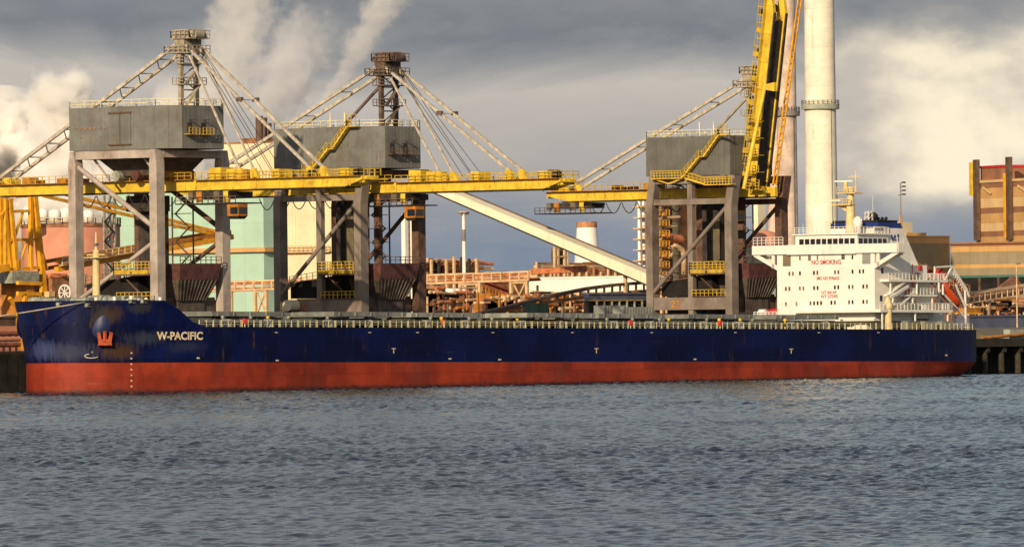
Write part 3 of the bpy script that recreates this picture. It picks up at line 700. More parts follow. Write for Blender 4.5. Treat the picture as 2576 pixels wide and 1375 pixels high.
def emblem(pts, name='funnel_emblem'): part(funnel, name, 'funnel_blue', 'prism', [fside(*p) for p in pts], (0, 0.05, 0))
emblem([(2240.5, 590), (2243.5, 590), (2248.5, 606), (2245.5, 606)])
emblem([(2249.5, 590), (2251.5, 590), (2254.5, 598), (2248, 598)])
emblem([(2248.5, 600), (2250, 600), (2251.5, 602.5), (2255, 601.5), (2255, 605), (2250, 605)])
emblem([(2257, 589), (2260.5, 588.5), (2261.5, 606), (2258.5, 606)])
p = FX(2162, 578, 9); 
nb_ = SL(onY(2190, 578, 9.0)); V, Fc = text_mesh('W-PACIFIC', 2.6, 0.55, 0.015); o = MB(); o.add([(nb_.x - 1.6 + a, nb_.y - 2.2, nb_.z - 0.2 + bb) for a, bb, _ in V], Fc)
part(wheel, 'name_board', 'ship_white', 'box', nb_.x - 1.9, nb_.x + 1.4, nb_.y - 2.17, nb_.y - 2.05, nb_.z - 0.4, nb_.z + 0.55); o.build('name_board_lettering', 'black', wheel)
# aft decks on the near side
def aft_slab(u0, u1, vv, name, th=0.42, y0=-13.5, y1=6.0):
    p = SL(onY(u0, vv, 16 + y0)); q = SL(onY(u1, vv, 16 + y0)); 
    return part(ship, name, 'ship_white', 'box', p.x, q.x, y0, y1, p.z - th / 2, p.z + th / 2), p.x, q.x, p.z + th / 2
sA, xa, xb, zA = aft_slab(2215, 2397, 781, 'aft_deck', 0.5)
sB, xa2, xb2, zB = aft_slab(2236, 2385, 705, 'aft_deck', 0.42, -12.6)
sC, xa3, xb3, zC = aft_slab(2242, 2358, 742, 'aft_deck', 0.32, -12.2)
for s_, x0_, x1_, z_, y_ in ((sA, xa, xb, zA, -13.4), (sB, xa2, xb2, zB, -12.5), (sC, xa3, xb3, zC, -12.1)):
    railing(s_, [(x0_, y_, z_), (x1_, y_, z_), (x1_, 5, z_)], 'ship_white', 1.1, 1.0, 0.045, mids=2)
    for k in range(3):
        xx = x0_ + 1.0 + (x1_ - x0_ - 2) * k / 2; zb_ = {id(sA): ZD, id(sB): zC, id(sC): zA}[id(s_)]
        part(s_, 'deck_post', 'ship_white', 'box', xx - 0.12, xx + 0.12, y_ + 0.15, y_ + 0.4, zb_, z_ - 0.3)
part(sC, 'stair_flight', 'ship_white', 'beam', (xa3 + 1.5, -11.6, zA), (xa3 + 6.2, -11.6, zC - 0.2), 0.9, 0.25)
part(sB, 'stair_flight', 'ship_white', 'beam', (xa2 + 0.6, -12, zC), (xa2 + 5.5, -12, zB - 0.2), 0.9, 0.25)
part(ship, 'aft_house', 'ship_white', 'box', XF + 10.6, XF + 17.0, -10.2, -8.05, z_base, zB - 0.43)
for k, (zz, cc) in enumerate(((zA + 0.5, 'blind'), (zC + 0.4, 'void'), (zB + 0.4, 'red'), (zB + 1.6, 'red'))):
    part(dh, 'locker', cc, 'box', XF + 10.6 + 0.9 * k, XF + 11.5 + 0.9 * k, -10.6 if k > 1 else -11.4, -10.25, zz, zz + 0.9)
part(dh, 'fire_main', 'red', 'tube', (XF + 10.6, -11.0, zA), (XF + 10.6, -11.0, zB + 2.8), 0.09, n=8)
for k in range(5):
    part(sA, 'deck_store', ('blind', 'gear_grey', 'container_green', 'container_green', 'ship_white')[k], 'box', xa + 7 + k * 1.7, xa + 8.3 + k * 1.7, -12.4, -10.9, zA, zA + 0.7 + 0.15 * (k % 3))
for k in range(4):
    part(sB, 'deck_store', ('funnel_blue', 'void', 'letter_red', 'ship_white')[k], 'box', xa2 + 6 + k * 1.6, xa2 + 7 + k * 1.6, -10.6, -9.6, zB, zB + 0.9)
for k in range(3):
    part(sC, 'deck_store', ('letter_red', 'ship_white', 'ship_white')[k], 'box', xa3 + 5.8 + k * 1.9, xa3 + 7 + k * 1.9, -11.2, -10.0, zC, zC + 1.1)
part(ship, 'steering_house', 'ship_white', 'box', XF + 17.5, XF + 22, -9.5, 9.5, ZD, zA - 0.5)
for k in range(3): part(ship, 'mooring_winch', 'hatch_grey', 'box', XF + 6 + 5 * k, XF + 9.5 + 5 * k, -13.4, -11, ZD, ZD + 1.5)
# provision crane post
pp = SL(onY(2234, 826, 3.0)); pz = SL(onY(2234, 775, 3.0)).z; pz2 = SL(onY(2234, 752, 3.0)).z
cr = part(ship, 'provision_crane', 'mast_cream', 'tube', (pp.x, pp.y, ZD), (pp.x, pp.y, pz), 0.75, 0.65, 14, smooth=True)
part(cr, 'crane_head', 'mast_cream', 'lathe', [(0.85, 0), (0.9, 0.6), (0.5, 1.3), (0.3, 2.0)], (pp.x, pp.y, pz), 12, smooth=True)
part(cr, 'crane_jib', 'ship_white', 'beam', (pp.x, pp.y, pz2), SL(onY(2285, 720, 3.5)), 0.35, 0.45)
# radar mast
rm = FX(2140, 585, 5); 
mb_ = MB(); mb_.lathe([(0.95, 0), (0.8, 3.5), (0.62, 6.4), (0.5, 8.2), (0.05, 8.3)], (rm.x, rm.y, z_roof + 0.2), 14); rmast = mb_.build('radar_mast', 'mast_cream', ship, smooth=True)
zr = z_roof
part(rmast, 'mast_platform', 'mast_cream', 'box', rm.x - 1.2, rm.x + 1.2, rm.y - 0.8, rm.y + 3.2, zr + 5.2, zr + 5.4)
part(rmast, 'mast_platform', 'mast_cream', 'box', rm.x - 1.2, rm.x + 1.2, rm.y - 1.9, rm.y + 2.2, zr + 7.2, zr + 7.4)
part(rmast, 'platform_bracket', 'mast_cream', 'prism', [(rm.x, rm.y + 3.0, zr + 5.2), (rm.x, rm.y + 0.6, zr + 3.9), (rm.x, rm.y + 0.6, zr + 5.2)], (0.2, 0, 0))
railing(rmast, [(rm.x - 1.2, rm.y + 3.2, zr + 5.4), (rm.x - 1.2, rm.y - 0.8, zr + 5.4)], 'mast_cream', 0.9, 0.8, 0.04)
railing(rmast, [(rm.x - 1.2, rm.y + 2.2, zr + 7.4), (rm.x - 1.2, rm.y - 1.9, zr + 7.4)], 'mast_cream', 0.9, 0.8, 0.04)
part(rmast, 'mast_pole', 'mast_cream', 'tube', (rm.x, rm.y - 1.2, zr + 7.4), (rm.x, rm.y - 1.2, zr + 11.4), 0.16, 0.08, 8)
part(rmast, 'radar_pedestal', 'mast_cream', 'tube', (rm.x, rm.y + 1.0, zr + 7.4), (rm.x, rm.y + 1.0, zr + 9.3), 0.3, 0.4, 10)
rsc = part(rmast, 'radar_scanner', 'ship_white', 'box', rm.x - 0.2, rm.x + 0.2, rm.y - 0.6, rm.y + 3.4, zr + 9.3, zr + 9.55)
part(rmast, 'radar_scanner', 'ship_white', 'box', rm.x - 1.4, rm.x - 1.1, rm.y + 1.2, rm.y + 4.2, zr + 5.9, zr + 6.15)
part(rmast, 'yard_arm', 'mast_cream', 'beam', (rm.x, rm.y - 2.6, zr + 10.2), (rm.x, rm.y + 0.4, zr + 10.2), 0.12)
sp = SL(onY(2158, 586, 12)); mb_ = MB(); mb_.lathe([(0.5, 0), (0.55, 0.9), (0.75, 1.2), (0.85, 1.7), (0.78, 2.3), (0.5, 2.75), (0.05, 2.95)], (sp.x, sp.y, zr + 0.3), 18)
mb_.build('satellite_dome', 'ship_white', ship, smooth='all')
mm = SL(onY(2185, 586, 12.5)); lm = MB()
for a, c_ in ((-0.6, -0.6), (0.6, -0.6), (-0.6, 0.6), (0.6, 0.6)): lm.beam((mm.x + a, mm.y + c_, zr), (mm.x + a * .6, mm.y + c_ * .6, zr + 4.2), 0.12)
for k in range(5): 
    z_ = zr + 0.8 * k + 0.5; lm.beam((mm.x - .55, mm.y - .55, z_), (mm.x + .55, mm.y - .55, z_ + .4), 0.09); lm.beam((mm.x - .55, mm.y + .55, z_), (mm.x - .55, mm.y - .55, z_ + .4), 0.09)
lm.build('lattice_mast', 'ship_white', ship, kind='stuff')
for u_, h_ in ((2196, 6.5), (2060, 2.2), (2100, 2.6), (2020, 1.6)):
    p = SL(onY(u_, 586, 12)); part(ship, 'whip_aerial', 'ship_white', 'tube', (p.x, p.y, zr + 0.2), (p.x, p.y, zr + 0.2 + h_), 0.05, 0.03, 6)
# quarter platform left of the house with rescue boat
pl = part(ship, 'boat_platform', 'ship_white', 'box', XF - 0.2, XF + 9, 10.9, 15.9, z_base, z_base + 0.35)
railing(pl, [(XF - 0.1, 15.8, z_base + .35), (XF - 0.1, 10.8, z_base + .35)], 'ship_white', 1.0, 0.8, 0.05, mids=2)
p = FX(2018, 775); part(pl, 'life_raft', 'ship_white', 'tube', (XF + 0.9, 15.3, z_base + 1.3), (XF + 0.9, 13.9, z_base + 1.3), 0.55, n=12, smooth=True)
o = MB(); o.lathe([(0.05, -1.5), (0.6, -1.2), (0.75, 0), (0.6, 1.2), (0.05, 1.5)], (0, 0, 0), 12)
o.v = [(XF + 1.2 + y_ , 12.3 + z_, z_base + 1.35 + x_ * 0.8) for x_, y_, z_ in o.v]; o.build('rescue_boat', 'red', pl, smooth='all')

# free-fall lifeboat and its ramp at the stern
b0_ = SL(onY(2360, 714, 16)); b1_ = SL(onY(2412, 770, 16))
boat = MB(); axis = (b1_ - b0_); Lb = axis.length; axd = axis.normalized(); upd = Vector((axd.z * -1, 0, axd.x)).normalized(); wd_ = Vector((0, 1, 0))
vs = []; sects = [(0.0, 0.55), (0.06, 0.82), (0.25, 1.0), (0.6, 1.0), (0.8, 0.86), (0.93, 0.5), (1.0, 0.08)]
for k, sc in sects:
    for j in range(12):
        a = 2 * math.pi * j / 12; hh = math.sin(a); ww = math.cos(a)
        vs.append(b0_ + axis * k + wd_ * (ww * 1.15 * sc) + upd * (hh * (1.05 if hh > 0 else 0.95) * sc + (0.15 if k < 0.4 and hh > 0.4 else 0)))
fs = [(i*12+j, i*12+(j+1) % 12, (i+1)*12+(j+1) % 12, (i+1)*12+j) for i in range(6) for j in range(12)] + [tuple(range(12))[::-1], tuple(range(72, 84))]
boat.add(vs, fs)
lb = thing('lifeboat', 'enclosed bright orange lifeboat tilted on its ramp at the white stern', 'lifeboat', tuple(SM @ b1_))
wb = MB(); wb.v = [tuple(SM @ Vector(v_)) for v_ in boat.v]; wb.f = boat.f; wb.build('hull', 'boat_orange', lb, smooth='all')
cpt = MB(); cc = b0_ + axis * 0.16 + upd * 1.15
cpt.beam(SM @ (cc - axd * 0.7), SM @ (cc + axd * 0.7), 1.5, 0.9, up=upd); cpt.build('conning_cupola', 'boat_orange', lb)
for s in (-1, 1):
    for k in range(3):
        wq = MB(); q = b0_ + axis * (0.3 + 0.15 * k) + wd_ * (s * 1.17) + upd * 0.5
        wq.beam(SM @ (q - axd * 0.14), SM @ (q + axd * 0.14), 0.16, 0.2, up=upd); wq.build('porthole', 'glass', lb)
ramp = part(ship, 'lifeboat_ramp', 'ship_white', 'beam', b0_ - upd * 1.35 + wd_ * -0.9 - axd * 2, b1_ - upd * 1.35 + wd_ * -0.9 + axd * 1.6, 0.25, 0.35)
part(ramp, 'ramp_rail', 'ship_white', 'beam', b0_ - upd * 1.35 + wd_ * 0.9 - axd * 2, b1_ - upd * 1.35 + wd_ * 0.9 + axd * 1.6, 0.25, 0.35)
def sp_(u_, v_, y_=-1.8): return SL(onY(u_, v_, 16 + y_))
for seg in (((2350, 672), (2394, 669)), ((2394, 669), (2432, 728)), ((2432, 728), (2438, 745)), ((2378, 704), (2394, 672)), ((2352, 674), (2350, 703)), ((2428, 730), (2430, 812)), ((2404, 716), (2428, 770)), ((2397, 781), (2397, 812)), ((2362, 703), (2362, 770)), ((2362, 772), (2385, 771)), ((2385, 771), (2394, 760))):
    for y_ in (-1.9, 1.9):
        part(ramp, 'davit_frame', 'ship_white', 'beam', sp_(*seg[0], y_), sp_(*seg[1], y_), 0.26, 0.3)
lat = MB()
for k in range(10):
    a = sp_(2390 + 4.2 * k, 680 + 6.3 * k); c_ = sp_(2398 + 4.2 * k, 676 + 6.3 * k); lat.beam(a, c_, 0.1); lat.beam(c_, sp_(2394 + 4.2 * k, 686 + 6.3 * k), 0.1)
lat.build('davit_lattice', 'ship_white', ramp, kind='stuff')
for k in range(3): part(ramp, 'boat_hook_gear', 'red' if k < 2 else 'valve_yellow', 'box', b0_.x - 1.0 + k * 0.8, b0_.x - 0.5 + k * 0.8, -1.5, 1.5, b0_.z + 1.6 - 0.5 * k, b0_.z + 2.6 - 0.5 * k)

# ================================================================ GANTRY CRANES
# crane frame: x along the quay from the bow-side leg frame, y inland from the waterside legs, z above the quay
def gantry_crane(X, W, label, style, dz, leg_m, house_m, mast_m, number=None, raised=False, seed=1):
    random.seed(seed)
    c = thing('gantry_crane', label, 'crane', (X, 38.0, QZ), 'ship unloading gantry cranes on the quay', local=True)
    G = 17.85; zb0, zb1 = 25.7, 27.4; zh0, zh1 = 29.8 + dz, 36.6 + dz; zm = 48.6 + dz
    lw, ll = 1.9, 1.0       # leg section along x and along y
    ltop = zh0 - 0.15
    # legs, the upper length leaning in when the frame is the newer kind
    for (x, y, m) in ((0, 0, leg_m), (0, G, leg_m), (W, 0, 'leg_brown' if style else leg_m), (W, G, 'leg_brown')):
        if style:
            p = MB(); zk = 24.0
            vs = []
            for z, dy in ((0, 0), (zk, 0), (ltop, -0.9)):
                vs += [(x - lw/2, y - ll/2 - 0.25 + dy, z), (x + lw/2, y - ll/2 - 0.25 + dy, z), (x + lw/2, y + ll/2 + 0.25 + dy, z), (x - lw/2, y + ll/2 + 0.25 + dy, z)]
            fs = [(i*4+k, i*4+(k+1) % 4, (i+1)*4+(k+1) % 4, (i+1)*4+k) for i in range(2) for k in range(4)] + [(3, 2, 1, 0), (8, 9, 10, 11)]
            p.add(vs, fs); p.build('leg', m, c)
        else:
            p = MB(); p.quadfrustum((x - lw/2, x + lw/2, y - ll/2 - 0.3, y + ll/2 + 0.3, 0), (x - lw/2, x + lw/2, y - ll/2 - 0.3, y + ll/2 + 0.3, ltop - 2.2))
            p.quadfrustum((x - lw/2, x + lw/2, y - ll/2 - 0.3, y + ll/2 + 0.3, ltop - 2.199), (x - lw/2, x + lw/2, y - ll/2 + 0.1, y + ll/2 - 0.1, ltop)); p.build('leg', m, c)
        # rail bogies at the foot
        bg_ = part(c, 'bogie', 'dark_steel', 'box', x - 3.0, x + 3.0, y - 0.7, y + 0.7, 0.35, 1.5)
        for k in range(4): part(bg_, 'wheel', 'dark_steel', 'tube', (x - 2.4 + 1.6 * k, y - 0.2, 0.45), (x - 2.4 + 1.6 * k, y + 0.2, 0.45), 0.44, n=14)
    # frames across the rails
    for x, m in ((0, leg_m), (W, 'leg_brown')):
        part(c, 'portal_beam', m, 'box', x - 0.75, x + 0.75, 0.7, G - 0.7, ltop - 1.3, ltop - 0.05)
        sl = part(c, 'sill_beam', m, 'box', x - 0.7, x + 0.7, 0.75, G - 0.75, 5.8, 8.0)
        if number and x == 0:
            V, Fc = text_mesh(number, 1.9, 1.3, 0.02); o = MB(); o.add([(x - 0.73, 13.2 - a, 6.2 + bb) for a, bb, _ in V], Fc); o.build('crane_number', 'ochre_deep', sl)
        if style:
            part(c, 'cross_beam', m, 'box', x - 0.6, x + 0.6, 0.75, G - 0.75, zb0 - 1.25, zb0 - 0.25)
            part(c, 'centre_post', m, 'box', x - 0.5, x + 0.5, G/2 - 0.55, G/2 + 0.55, 0, zb0 - 1.26)
            part(c, 'centre_post', m, 'box', x - 0.5, x + 0.5, G/2 - 0.55, G/2 + 0.55, zb0 - 0.24, ltop - 1.31)
            part(c, 'diagonal_brace', m, 'tube', (x - 0.5, 0.4, zb0 - 1.6), (x - 0.5, G - 0.6, 9.0), 0.36, n=10, smooth=True)
        else:
            part(c, 'diagonal_brace', m, 'tube', (x, G - 0.4, ltop - 2.4), (x, 0.4, 19.6), 0.42, n=10, smooth=True)
            part(c, 'diagonal_brace', m, 'tube', (x, 0.4, 17.6), (x, G - 0.5, 8.2), 0.36, n=10, smooth=True)
    for y in (0, G):
        part(c, 'tie_beam', leg_m if not style else 'leg_brown', 'box', 1.0, W - 1.0, y - 0.6, y + 0.6, ltop - 1.25, ltop - 0.06)
        part(c, 'tie_beam', 'hopper_brown', 'box', 1.0, W - 1.0, y - 0.6, y + 0.6, 3.2, 5.2)
    # machine house: panelled walls, chamfered on the water side
    xm, xM, yF, yB, ch = -0.6, W - 0.2, -3.4, G + 0.75, 3.1
    if raised: yF, ch = 0.7, 1.4
    plan = [(xm, yB), (xm, yF + ch), (xm + ch, yF), (xM - ch, yF), (xM, yF + ch), (xM, yB)]
    house = part(c, 'machine_house', 'dark_steel', 'prism', [(x, y, zh0) for x, y in [(xm + .12, yB - .12), (xm + .12, yF + ch + .05), (xm + ch + .05, yF + .12), (xM - ch - .05, yF + .12), (xM - .12, yF + ch + .05), (xM - .12, yB - .12)]], (0, 0, zh1 - zh0 - 0.1))
    for (xa, ya), (xb, yb) in zip(plan, plan[1:] + plan[:1]):
        L = math.hypot(xb - xa, yb - ya); n = max(2, round(L / 2.4)); nx, ny = (yb - ya) / L, -(xb - xa) / L
        for k in range(n):
            for zA_, zB_ in ((zh0, zh0 + (zh1 - zh0) * 0.52), (zh0 + (zh1 - zh0) * 0.52 + 0.015, zh1)):
                a, e = (k / n), ((k + 1) / n - 0.03 / L)
                p0 = (xa + (xb - xa) * a, ya + (yb - ya) * a); p1 = (xa + (xb - xa) * e, ya + (yb - ya) * e)
                j = random.uniform(0, 0.015)
                part(house, 'wall_panel', house_m, 'prism', [(p0[0], p0[1], zA_), (p1[0], p1[1], zA_), (p1[0], p1[1], zB_), (p0[0], p0[1], zB_)], (nx * -0.1 + nx * j, ny * -0.1 + ny * j, 0))
    part(house, 'house_roof', 'house_grey', 'prism', [(x * 1.0, y, zh1 + 0.002) for x, y in plan], (0, 0, 0.16))
    rl = [(x, y, zh1 + 0.16) for x, y in [(xm + .1, yB - .1), (xm + .1, yF + ch), (xm + ch, yF + .1), (xM - ch, yF + .1), (xM - .1, yF + ch), (xM - .1, yB - .1), (xm + .1, yB - .1)]]
    railing(house, rl, 'rail_cream', 1.1, 1.7, 0.04)
    part(house, 'base_girder', leg_m, 'box', xm + 0.2, xm + 1.0, -0.2, G, zh0 - 0.9 + 0.76, zh0 - 0.005)
    # loading door with its hoist beams
    if not style:
        y0, y1 = 5.0, 9.6
        dr = part(house, 'loading_door', house_m, 'box', xm - 0.12, xm - 0.01, y0, y1, zh0 + 0.9, zh1 - 0.9)
        part(dr, 'door_rail', 'duct_brown', 'box', xm - 0.3, xm - 0.13, y0 - 0.2, y1 + 0.2, zh1 - 0.95, zh1 - 0.7)
        part(dr, 'door_rail', 'duct_brown', 'box', xm - 0.3, xm - 0.13, y0 - 0.2, y1 + 0.2, zh0 + 0.7, zh0 + 0.9)
        part(dr, 'door_seam', 'duct_brown', 'box', xm - 0.17, xm - 0.121, 7.22, 7.36, zh0 + 0.92, zh1 - 0.97)
        for k in range(7):
            part(house, 'rust_bracket', 'rust_plate', 'box', xm - 0.14, xm - 0.01, 10.6 + 1.05 * k, 10.85 + 1.05 * k, zh0 + 3.5, zh0 + 3.75)
            if k % 2: part(house, 'rust_bracket', 'rust_plate', 'box', xm - 0.14, xm - 0.01, 10.6 + 1.05 * k, 10.8 + 1.05 * k, zh0 + 2.0, zh0 + 2.2)
    # balconies under the doors on the water side
    for k in range(2 if not raised else 0):
        xa = xm + ch + 0.4 + 3.4 * k
        bal = part(house, 'balcony', 'rail_yellow' if not style else 'mast_rust', 'box', xa, xa + 2.6, yF - 1.2, yF - 0.05, zh0 + 2.2, zh0 + 2.32)
        railing(bal, [(xa, yF - 1.15, zh0 + 2.32), (xa + 2.6, yF - 1.15, zh0 + 2.32)], 'rail_yellow' if not style else 'mast_rust', 1.05, 0.9, 0.045)
        part(bal, 'balcony_door', 'dark_steel', 'box', xa + 0.8, xa + 1.8, yF - 0.09, yF - 0.02, zh0 + 2.35, zh0 + 4.2)
        part(bal, 'hoist_arm', 'dark_steel', 'beam', (xa + 1.3, yF, zh0 + 4.6), (xa + 1.3, yF - 1.3, zh0 + 4.6), 0.16)
    if style:
        part(house, 'house_window', 'container_blue', 'box', xm - 0.06, xm - 0.001, 7.6, 8.5, zh0 + 2.2, zh0 + 3.3)
    # winch machinery hung under the house, over the girders
    part(c, 'winch_bed', 'dark_steel', 'box', 2.5, W - 2, 1.6, G - 2, zh0 - 1.35, zh0 - 0.25)
    if not style: part(c, 'grab_winch', 'hopper_brown', 'quadfrustum', (4.2, W - 4, 4, G - 6, zh0 - 4.2), (2.8, W - 2.4, 1.6, G - 2.5, zh0 - 1.36))
    for k in range(3):
        part(c, 'winch_drum', ('ochre_deep', 'hopper_red', 'gear_grey')[k], 'tube', (3.2, 3.5 + 4.2 * k, zb1 + 0.95), (W - 3.5, 3.5 + 4.2 * k, zb1 + 0.95), 0.85, n=14, smooth=True)
    for y in (0.4, G / 2 + 2.5): part(c, 'house_strut', leg_m, 'beam', (1.2, y, zb1 + 0.2), (1.2, y + 3.6, zh0 - 1.2), 0.3)
    # mast over the waterside legs
    xc = W / 2; hm = []
    for s in (-1, 1):
        part(c, 'mast_column', mast_m, 'beam', (xc + 1.85 * s, 0, zh1 + 0.17 if not raised else zh0), (xc + 1.85 * s, 0, zm - 2.2), 0.75, 0.6, up=(0, 1, 0))
    br = MB()
    for k in range(4):
        z0 = zh1 + 0.8 + k * (zm - zh1 - 4) / 4; z1 = z0 + (zm - zh1 - 4) / 4
        br.beam((xc - 1.85, 0, z0), (xc + 1.85, 0, z0), 0.22); br.beam((xc - 1.7 * (-1) ** k, 0, z0), (xc + 1.7 * (-1) ** k, 0, z1), 0.16)
    br.build('mast_bracing', mast_m, c, kind='stuff')
    for k, zz in enumerate((zh1 + 3.6, zh1 + 7.0)):
        mp = part(c, 'mast_landing', mast_m, 'box', xc - 2.6, xc + 2.9, -1.3, 1.2, zz, zz + 0.16)
        railing(mp, [(xc - 2.6, 1.2, zz + .16), (xc - 2.6, -1.3, zz + .16), (xc + 2.9, -1.3, zz + .16)], mast_m, 1.0, 0.9, 0.05)
        part(mp, 'mast_stair', mast_m, 'beam', (xc - 1.5, -0.9, zz - 3.2), (xc + 1.6, -0.9, zz), 0.6, 0.22)
    hd = part(c, 'mast_head', mast_m, 'box', xc - 2.1, xc + 2.1, -1.0, 1.2, zm - 3.0, zm - 1.0)
    hp = part(c, 'head_platform', mast_m, 'box', xc - 2.7, xc + 2.7, -2.4, 2.8, zm - 3.3, zm - 3.12)
    hp2 = part(c, 'head_platform', mast_m, 'box', xc - 2.4, xc + 2.6, -2.4, 1.6, zm - 0.95, zm - 0.78)
    railing(hp, [(xc + 2.7, 2.8, zm - 3.12), (xc - 2.7, 2.8, zm - 3.12), (xc - 2.7, -2.4, zm - 3.12), (xc + 2.7, -2.4, zm - 3.12)], mast_m, 1.1, 1.0, 0.055)
    railing(hp2, [(xc + 2.6, 1.6, zm - .78), (xc - 2.4, 1.6, zm - .78), (xc - 2.4, -2.4, zm - .78), (xc + 2.6, -2.4, zm - .78)], mast_m, 1.2, 1.0, 0.055)
    for y in (-1.9, -0.5, 1.3):
        sv = part(hd, 'sheave', mast_m, 'tube', (xc - 1.0, y, zm - 0.2), (xc + 1.0, y, zm - 0.2), 0.85, n=16, smooth=True)
    for s in (-1, 1): part(hd, 'sheave_frame', mast_m, 'prism', [(xc + 2.1 * s, -2.2, zm - .77), (xc + 2.1 * s, 2.0, zm - .77), (xc + 2.1 * s, 0.9, zm + 0.6), (xc + 2.1 * s, -1.4, zm + 0.6)], (0.25, 0, 0))
    if style:
        part(c, 'mast_strut', mast_m, 'beam', (xc - 2.4, 8.2, zh1 + 0.2), (xc - 2.0, 0.3, zm - 5.2), 0.4, 0.4)
        for k in range(2): part(house, 'roof_vent', 'rail_cream', 'tube', (4.5, 7.2 + 3.2 * k, zh1 + .17), (4.5, 7.2 + 3.2 * k, zh1 + 2.8), 0.12, n=8)
    # bridge girders
    ends = (-3.2, 46.4); gs = 1.7
    for s in (-1, 1):
        x = xc + gs * s
        part(c, 'bridge_girder', 'crane_yellow', 'prism', [(x - .4, ends[0], zb0), (x - .4, 41.5, zb0), (x - .4, ends[1], zb0 + 1.0), (x - .4, ends[1], zb1), (x - .4, ends[0], zb1)], (0.8, 0, 0))
        part(c, 'trolley_rail', 'dark_steel', 'box', x - 0.25, x + 0.25, ends[0], 43, zb0 - 0.22, zb0 - 0.005)
    for k in range(7): part(c, 'girder_diaphragm', 'crane_yellow', 'box', xc - gs + .42, xc + gs - .42, 2 + 7.4 * k, 2.5 + 7.4 * k, zb0 + 0.6, zb1 - 0.3)
    for k in range(8):
        y = -1 + 6.3 * k; part(c, 'girder_stiffener', 'crane_yellow', 'box', xc - gs - .52, xc - gs - .405, y, y + 0.18, zb0 + 0.1, zb1 - 0.1)
    wk = part(c, 'girder_walkway', 'ochre_deep', 'box', xc - gs - 1.3, xc - gs + .2, ends[0] + 0.2, ends[1], zb1 + 0.02, zb1 + 0.12)
    railing(wk, [(xc - gs - 1.25, ends[0] + .2, zb1 + .12), (xc - gs - 1.25, ends[1], zb1 + .12), (xc + 2.6, ends[1], zb1 + .12)], 'rail_yellow', 1.1, 1.5, 0.045)
    for k in range(9):
        y = random.uniform(20, 46); part(c, 'girder_gear', random.choice(('ochre_deep', 'hopper_red', 'crane_yellow', 'dark_steel')), 'box', xc - 1.6, xc + 0.8, y, y + random.uniform(0.8, 2.4), zb1 + 0.1, zb1 + random.uniform(0.5, 1.3))
    # back stays
    for s in (-1, 1):
        part(c, 'back_stay', 'stay_pale', 'beam', (xc + 1.9 * s, 1.0, zm - 1.9), (xc + 1.9 * s, 42.6, zb1 + 0.2), 0.42, 0.55)
        part(c, 'stay_bracket', 'crane_yellow', 'prism', [(xc + 1.9 * s - .3, 41, zb1), (xc + 1.9 * s - .3, 44, zb1), (xc + 1.9 * s - .3, 42.8, zb1 + 1.3), (xc + 1.9 * s - .3, 41.8, zb1 + 1.3)], (0.6, 0, 0))
    la = MB(); nr = 9 if not style else 4
    for k in range(1, nr + 1):
        q = k / (nr + 1); P = lambda s, qq: Vector((xc + 1.9 * s, 1 + 41.6 * qq, zm - 1.9 + (zb1 + 2.1 - zm) * qq))
        la.beam(P(-1, q), P(1, q), 0.2)
        if not style: la.beam(P(-1, q), P(1, q + 0.07), 0.16)
    la.build('stay_lacing', 'stay_pale', c, kind='stuff')
    # boom, level over the ship or raised about its hinge
    T = None
    if raised:
        hg = Vector((0, -3.3, zb0 + 1.2)); T = Matrix.Translation(hg + Vector((0, 3.2, 0))) @ Matrix.Rotation(D2R(-81.6), 4, 'X') @ Matrix.Translation(-hg)
    by0, by1 = -38.6, -3.35
    boom = part(c, 'boom', 'crane_yellow', 'prism', [(xc - gs - .4, by1, zb0), (xc - gs - .4, by1, zb1), (xc - gs - .4, by0, zb1), (xc - gs - .4, by0, zb0 + 1.0), (xc - gs - .4, by0 + 3.5, zb0)], (0.8, 0, 0), T=T)
    part(boom, 'boom_girder', 'crane_yellow', 'prism', [(xc + gs - .4, by1, zb0), (xc + gs - .4, by1, zb1), (xc + gs - .4, by0, zb1), (xc + gs - .4, by0, zb0 + 1.0), (xc + gs - .4, by0 + 3.5, zb0)], (0.8, 0, 0), T=T)
    for s in (-1, 1): part(boom, 'trolley_rail', 'dark_steel', 'box', xc + gs * s - .25, xc + gs * s + .25, by0 + 3.6, by1, zb0 - 0.22, zb0 - 0.005, T=T)
    part(boom, 'boom_tray', 'dark_steel', 'box', xc - gs + .45, xc + gs - .45, by0 + 5, by1, zb0 + 0.25, zb0 + 0.45, T=T)
    for k in range(8): part(boom, 'boom_tie', 'crane_yellow', 'box', xc - gs + .42, xc + gs - .42, by1 - 2 - 4.8 * k, by1 - 1.6 - 4.8 * k, zb0 + 0.6, zb1 - 0.2, T=T)
    for k in range(7): part(boom, 'girder_stiffener', 'crane_yellow', 'box', xc - gs - .52, xc - gs - .405, by1 - 3 - 5 * k, by1 - 2.8 - 5 * k, zb0 + 0.1, zb1 - 0.1, T=T)
    railing(boom, [(xc - gs - 1.15, by1 - .3, zb1), (xc - gs - 1.15, by0, zb1), (xc + 2.6, by0, zb1)], 'rail_yellow', 1.1, 1.4, 0.05, T=T)
    railing(boom, [(xc + gs + 1.0, by1 - .3, zb1), (xc + gs + 1.0, by0, zb1)], 'rail_yellow', 1.1, 1.4, 0.05, T=T)
    part(boom, 'boom_walkway', 'crane_yellow' if raised else 'ochre_deep', 'box', xc - gs - 1.2, xc - gs - .45, by0, by1 - .2, zb1 - 0.1, zb1 - 0.02, T=T)
    part(boom, 'end_sheave', 'dark_steel', 'tube', (xc - 1.2, by0 + 3, zb1 + .6), (xc + 1.2, by0 + 3, zb1 + .6), 0.8, n=16, smooth=True, T=T)
    part(boom, 'boom_tip_platform', 'crane_yellow', 'box', xc - 3.5, xc + 3.0, by0 - 1.2, by0 - 0.02, zb0 + 0.95, zb0 + 1.15, T=T)
